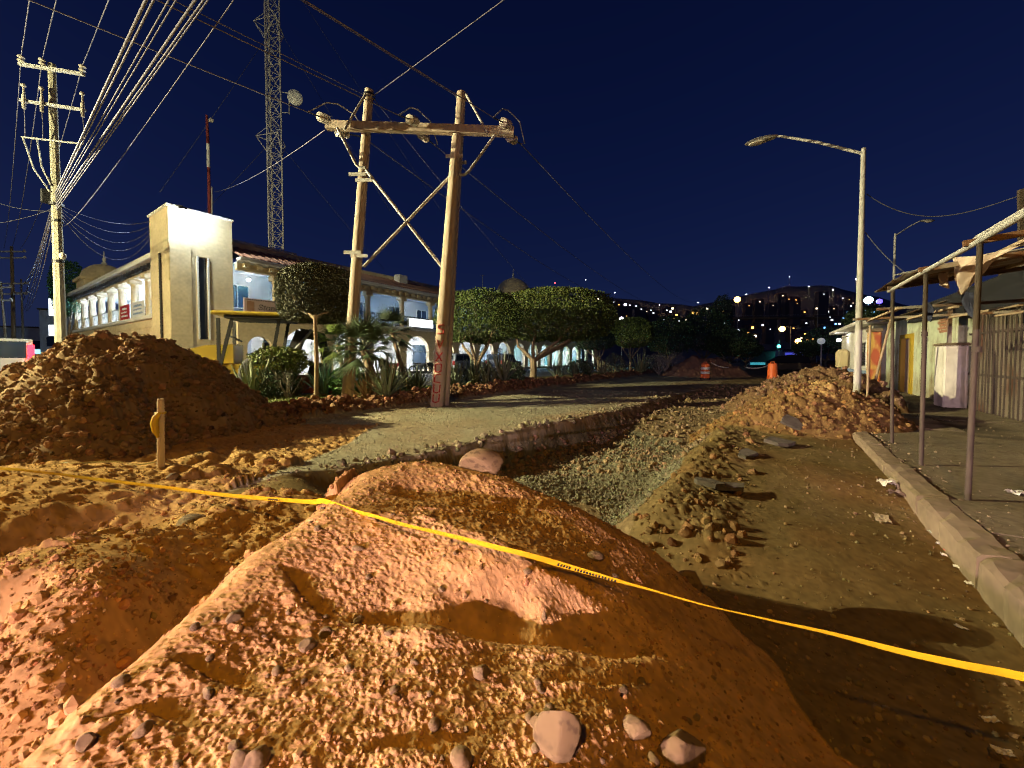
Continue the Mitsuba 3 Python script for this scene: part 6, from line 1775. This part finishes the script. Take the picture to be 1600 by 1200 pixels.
# striped barrels
def barrel(label, p, ruin=False):
    k = thing('traffic_barrel', label, 'barrel')
    R_ = .27
    z, prof = 0, []
    bands = [(0, .10, 'black'), (.10, .36, 'orange_plastic'), (.36, .51, 'white_paint'), (.51, .63, 'orange_plastic'), (.63, .78, 'white_paint'), (.78, .98, 'orange_plastic')]
    for i, (a, b, m_) in enumerate(bands):
        ra, rb_ = R_ * (1.12 if i == 0 else 1.0 - .16 * a), R_ * (1.12 if i == 0 else 1.0 - .16 * b)
        msh = lathe(([(.001, a)] if i == 0 else []) + [(ra, a), (ra * 1.02, (a + b) / 2), (rb_, b)] + ([(rb_ * .8, b + .04), (.001, b + .045)] if i == 5 else []), 18, p)
        if i == 1:
            put(k, msh, m_, smooth=40)
        else:
            part(k, ('base', '', 'band', 'body_ring', 'band', 'top')[i], msh, m_ if not (ruin and m_ == 'white_paint') else 'orange_plastic', smooth=40)
    part(k, 'handle', tube([np.array(p) + [-.1, 0, 1.02], np.array(p) + [-.08, 0, 1.10], np.array(p) + [.08, 0, 1.10], np.array(p) + [.1, 0, 1.02]], .018, 6), 'orange_plastic', smooth=50)


def stand(px, py_top, t, h):
    q = at(px, py_top, t)
    return np.array([q[0], q[1], max(z_at(q[0], q[1]), q[2] - h)])


q1, q2 = at(1102, 567, 24.0), at(1207, 570, 23.0)
barrel('orange barrel with two clean white bands at the far end of the trench', [q1[0], q1[1], max(z_at(q1[0], q1[1]), 0) - .02])
barrel('plain reddish-orange barrel left of the dark soil pile', [q2[0], q2[1], max(z_at(q2[0], q2[1]), 0) - .02], True)
# tapes
def tape(name, label, pts, w, tw0, tw1, seed, mat='yellow_plastic', n=220, text=()):
    from scipy.interpolate import PchipInterpolator
    pts = np.array(pts, float)
    s = np.concatenate([[0], np.cumsum(np.linalg.norm(np.diff(pts, axis=0), axis=1))])
    u = np.linspace(0, s[-1], n)
    c = PchipInterpolator(s, pts)(u)
    tan = np.gradient(c, axis=0); tan /= np.linalg.norm(tan, axis=1, keepdims=True)
    a = np.cross(tan, [0, 0, 1.0]); a /= np.linalg.norm(a, axis=1, keepdims=True)
    b = np.cross(a, tan)
    r = np.random.default_rng(seed)
    ang = np.interp(u / s[-1], *tw0) + tw1 * (meshkit.fbm(np.stack([u * 2.2, u * 0, u * 0 + seed], 1), 3, seed) - .5)
    d = np.cos(ang)[:, None] * b + np.sin(ang)[:, None] * a
    nn = np.cross(tan, d)
    fold = .18 + .25 * meshkit.noise(np.stack([u * 3, u * 0, u * 0], 1), seed)
    off = [(-.5, 0), (-.2, 1), (.15, .6), (.5, 0)]
    v = np.stack([c + d * (o * w) + nn * (e * w * .22 * fold[:, None]) for o, e in off], 1).reshape(-1, 3)
    f = []
    for i in range(n - 1):
        for j in range(3):
            f.append([i * 4 + j, i * 4 + j + 1, (i + 1) * 4 + j + 1, (i + 1) * 4 + j])
    k = thing(name, label, 'barrier tape')
    put(k, tm(v, f), mat, smooth=True)
    return k, c, d, nn, u, s[-1]


TP = [(-30, 730, 5.2), (0, 732, 4.8), (40, 735, 4.5), (100, 742, 4.05), (300, 767, 3.0), (480, 784, 2.36), (525, 789, 2.2), (545, 796, 2.12), (600, 811, 2.0), (700, 836, 1.86), (800, 861, 1.74), (900, 889, 1.62), (1000, 917, 1.50), (1100, 945, 1.40), (1200, 968, 1.31), (1300, 990, 1.24), (1400, 1016, 1.17), (1500, 1038, 1.11), (1600, 1058, 1.06), (1700, 1078, 1.0)]
def surface_t(px, py):
    """How far away the ground lies behind a pixel of the photograph."""
    ts = np.linspace(.7, 6, 700)
    P_ = np.array([at(px, py, t) for t in ts[::1]])
    d, k_ = _near_v.query(P_[:, :2])
    under = np.nonzero(P_[:, 2] < gv[k_, 2])[0]
    return ts[under[0]] if len(under) else 9.0


TP = [(a, b, min(t, surface_t(a, b + 6) - (.05 if a < 500 or a > 560 else -.04))) for a, b, t in TP]
tk, tc_, td_, tn_, tu_, tl_ = tape('barrier_tape', 'bright yellow barrier tape strung across the whole foreground over the spoil heap', [at(*p) for p in TP], .030, ([0, .1, .45, .6, .68, .75, .82, .9, 1], [.25, .2, .15, .2, .1, .7, .2, .9, .3]), .6, 3)
# dark printing on the tape, as far as it shows
rt = np.random.default_rng(12)
marks = []
_tx = np.array([a for a, b, t in TP], float)
_ts = np.concatenate([[0], np.cumsum(np.linalg.norm(np.diff(np.array([at(*q_) for q_ in TP]), axis=0), axis=1))])
_f = lambda px: np.interp(px, _tx, _ts) / _ts[-1]
for u0, u1 in ((_f(872), _f(965)), (_f(422), _f(440))):
    uu = np.arange(u0 * tl_, u1 * tl_, .0125)
    for s_ in uu:
        if rt.random() < .18:
            continue
        i = np.searchsorted(tu_, s_) - 1
        f_ = (s_ - tu_[i]) / (tu_[i + 1] - tu_[i])
        c0 = tc_[i] * (1 - f_) + tc_[i + 1] * f_
        tv = tc_[i + 1] - tc_[i]; tv /= np.linalg.norm(tv)
        side_ = 1 if tn_[i] @ (np.array([0, 0, EYE]) - c0) > 0 else -1
        wv, hv_ = .0035 + .001 * rt.random(), .0062
        o_ = c0 + tn_[i] * side_ * .0045
        o2 = td_[i] * hv_
        marks.append(tm([o_ - tv * wv - o2, o_ + tv * wv - o2, o_ + tv * wv * .4 + o2, o_ - tv * wv + o2], [[0, 1, 2, 3]]))
part(tk, 'print_marks', marks, 'black', kind='stuff')
# the wooden stake with its loose end of tape, and a second tape lying behind
sb, st = at(251, 730, 4.35), at(251, 623, 4.3)
sb[2] = z_at(sb[0], sb[1]) - .15
sk = thing('wooden_stake', 'pale wooden stake standing before the dark mound with yellow tape tied to it', 'stake')
put(sk, cat([bar(sb, st - [0, 0, .02], .036, .033, 12), bar(st - [0, 0, .02], st, .033, .026, 12)]), tex(lambda p, n, uv: pmix([.52, .42, .28], [.66, .56, .42], pfbm(p.x * 30, p.y * 30, p.z * 4, 3)), .8), smooth=50)
kn = thing('tied_tape', 'loose yellow tape end tied round the wooden stake', 'barrier tape')
hang = [at(249, 644, 4.26), at(243, 652, 4.25), at(241, 662, 4.25), at(243, 674, 4.25), at(247, 684, 4.26)]
put(kn, cat([tube(hang, [.014, .032, .036, .03, .012], 6), moved(trimesh.creation.torus(.042, .012, 16, 6), t=at(251, 645, 4.32))]), 'yellow_plastic', smooth=60)
gt = []
for px, py in ((100, 722), (125, 725), (150, 724), (190, 721), (210, 723), (247, 723), (270, 722)):
    q = ground(px, py, .10)
    gt.append([q[0], q[1], z_at(q[0], q[1]) + .045])
tape('ground_tape', 'faded pale tape lying at the foot of the dark mound beside the stake', gt, .05, ([0, 1], [1.2, .9]), .9, 8, rough([.55, .58, .40], .6), n=60)
fa, fb_ = at(1112, 567, 24), at(1138, 574, 25)
cable('slack whitish tape from the white-banded barrel to the far soil pile', [fa, fb_], .03, 'white_paint', sag=.1, name='far_tape')
cable('slack whitish tape between the far soil pile and the kiosk', [at(1165, 574, 26), at(1205, 569, 26)], .03, 'white_paint', sag=.15, name='far_tape')

# stones lying on the soil
def stone(label, px, py, zg, size, seed, col=(.42, .32, .22), rough_=.18, cut=3, rz=0.0, sub=3, sinkf=.3, tilt=0.0, name='stone', group=None, zs=None):
    p = ground(px, py, zg)
    k = thing(name, label, 'stone', group)
    m = rock_shape(seed, sub, rough_, 1.0, cut)
    s = np.asarray(size, float) / 2
    M = trimesh.transformations.euler_matrix(tilt, 0, rz)[:3, :3]
    v = np.asarray(m.vertices) * s
    nz = (meshkit.fbm(np.asarray(m.vertices) * 9 + seed, 3, seed) - .5)
    v = v * (1 + .05 * nz[:, None])
    z = z_at(p[0], p[1]) if zs is None else zs
    m = moved(trimesh.Trimesh(v, m.faces, process=False), M=M, t=(p[0], p[1], z + s[2] * (1 - 2 * sinkf)))
    c = np.array(col) * (1 + .5 * nz[:, None]) * (1 + .25 * (meshkit.fbm(np.asarray(m.vertices) * 14, 2, seed)[:, None] - .5))
    put(k, m, 'stone_mat', smooth=28)
    return k


scene['stone_mat'] = tex(lambda p, n, uv: pmix(pmix([.13, .088, .038], [.21, .145, .068], pfbm(p.x * 14, p.y * 14, p.z * 14, 4)), [.10, .065, .03], pstep(.52, .7, pfbm(p.x * 38, p.y * 38, p.z * 38, 3))), .85, lambda p, n, uv: pfbm(p.x * 90, p.y * 90, p.z * 90, 3), .0015)
bp = at(755, 722, 2.62)
stone('large smooth boulder resting on the crest of the spoil heap', 755, 735, .58, (.31, .24, .21), 5, cut=2, rz=YAW + .1, sinkf=.12, rough_=.10, name='boulder', zs=.535)
ST = [(872, 1165, .335, (.12, .10, .135), 11, 'faceted stone with a sharp upright edge at the bottom, the largest on the near slope', 4, .5), (995, 1155, .28, (.075, .07, .065), 12, 'cracked rounded stone right of the sharp-edged stone', 2, .0), (1065, 1185, .25, (.14, .10, .11), 13, 'dark stone at the bottom edge right of the cracked rounded stone', 4, .8),
      (930, 857, .41, (.085, .06, .05), 14, 'pale egg-shaped stone on the shaded right flank under the tape', 1, .6), (367, 992, .385, (.055, .045, .035), 15, 'oval pinkish stone with a dark shadow on the left part of the near slope', 1, 2.2), (750, 1040, .385, (.06, .05, .05), 16, 'pale block-like stone on the ledge in the middle of the near slope', 3, .3), (190, 1090, .37, (.042, .036, .03), 17, 'small pinkish stone near the dark gully', 2, 1.0),
      (325, 1092, .37, (.045, .025, .025), 18, 'flat pale stone lying level left of centre on the near slope', 3, .1), (225, 1152, .36, (.04, .034, .03), 19, 'small rounded stone at the lower left of the near slope', 1, 1.4), (378, 1190, .36, (.05, .045, .055), 20, 'upright pale stone at the bottom edge left of centre', 3, .2), (400, 1195, .355, (.06, .05, .06), 21, 'angular pale stone beside the upright one at the bottom edge', 4, 1.1), (720, 1195, .345, (.055, .045, .045), 22, 'rounded pinkish stone at the bottom edge near the middle', 1, .4),
      (510, 990, .39, (.05, .04, .035), 23, 'tan stone in the shaded hollow left of the ledge', 2, .7), (560, 960, .40, (.042, .03, .02), 24, 'flat tan stone above the shaded hollow', 2, 1.9), (560, 870, .46, (.06, .035, .022), 25, 'long flat clod below the tape left of the heap crest', 2, .4), (300, 800, .14, (.26, .18, .15), 26, 'big rounded lump of soil beyond the gully at the left', 2, .4), (273, 745, .09, (.14, .10, .10), 27, 'grey-brown stone between the stake and the tape', 2, 1.0), (840, 1062, .37, (.03, .026, .026), 28, 'small pale stone on the lip of the ledge', 2, 1.0), (880, 1020, .30, (.035, .03, .03), 29, 'small orange clod in the shadow behind the ledge', 2, 1.3),
      (545, 1047, .38, (.028, .022, .02), 30, 'small pale stone at the left end of the ledge', 2, .2), (1410, 1165, -.1, (.04, .035, .035), 31, 'little orange stone on the dark soil at the lower right', 2, .5), (135, 1175, .36, (.04, .034, .04), 33, 'pointed little stone in the bottom left corner by the gully', 4, .5), (480, 1010, .39, (.05, .05, .035), 34, 'ochre stone sunk in the slope near its left middle', 2, .2), (850, 930, .44, (.018, .014, .05), 35, 'thin upright pale splinter on the slope below the tape', 2, .2),
      (1098, 700, -.45, (.13, .10, .30), 36, 'upright pointed pale stone at the head of the gravel in the trench', 4, .2), (960, 890, .36, (.03, .024, .022), 37, 'small pale stone beside the tape on the shaded flank', 2, .5), (1078, 880, .1, (.18, .13, .13), 38, 'orange clod where the heap meets the trench', 2, .5)]
for px, py, zg, size, seed, lab, cut, rz in ST:
    stone(lab, px, py, zg, size, seed, cut=max(cut, 1), rz=rz, sinkf=.40 if seed != 11 else .28)
fs = np.random.default_rng(55)
for k in range(70):
    px, py = fs.uniform(60, 1120), fs.uniform(840, 1200)
    p = ground(px, py, .38)
    X, t = w2cam(p[0], p[1])
    if X < np.interp(t, [.6, 1.2, 1.6, 2.4], [-1.1, -1.1, -1.05, -.9]) or X > .95 or t < .85:
        continue
    s_ = .012 + .02 * fs.random() ** 2
    stone('small pale stone half sunk in the near slope of the spoil heap', px, py, .38, (s_ * fs.uniform(1, 1.5), s_, s_ * .8), 400 + k, cut=2, rz=fs.uniform(0, 3), sub=2, sinkf=.3, name='pebble', group='small stones on the near slope')

# the lamps that light the site, standing outside the frame
o1 = thing('sodium_street_lamp', 'street lamp with an orange sodium bulb standing at the kerb behind the photographer', 'street lamp')
put(o1, bar((1.55, -4.0, -.2), (1.55, -4.0, 6.5), .08, .05, 12), 'galvanised', smooth=50)
part(o1, 'arm', tube([(1.55, -4.0, 6.45), (.9, -4.0, 6.75), (.2, -4.0, 6.85)], .03, 8), 'galvanised', smooth=50)
part(o1, 'hood', moved(lathe([(.02, .26), (.14, .22), (.24, .05), (.22, .05), (.12, .2), (.02, .24)], 16), t=SODIUM_AT), 'galvanised')
part(o1, 'bulb', moved(ICO1, s=.12, t=SODIUM_AT), 'white_paint', emitter={**lamp((1.0, .44, .0), SODIUM), 'sampling_weight': 6.0})
o2 = thing('left_street_lamp', 'pale yellow street lamp on the far side of the road, left outside the picture', 'street lamp')
put(o2, bar((-21.6, -6.0, 0), (-21.6, -6.0, 7.4), .09, .06, 12), 'galvanised', smooth=50)
part(o2, 'arm', tube([(-21.6, -6.0, 7.35), (-21.2, -6.0, 7.8), tuple(LEFT_AT + [0, 0, .3])], .03, 8), 'galvanised', smooth=50)
part(o2, 'hood', moved(lathe([(.02, .36), (.12, .34), (.24, .24), (.23, .235), (.11, .32), (.02, .34)], 16), t=LEFT_AT), 'galvanised')
part(o2, 'bulb', moved(ICO1, s=.15, t=LEFT_AT), 'white_paint', emitter={**lamp((1.0, .90, .48), LEFTLAMP), 'sampling_weight': 12.0})
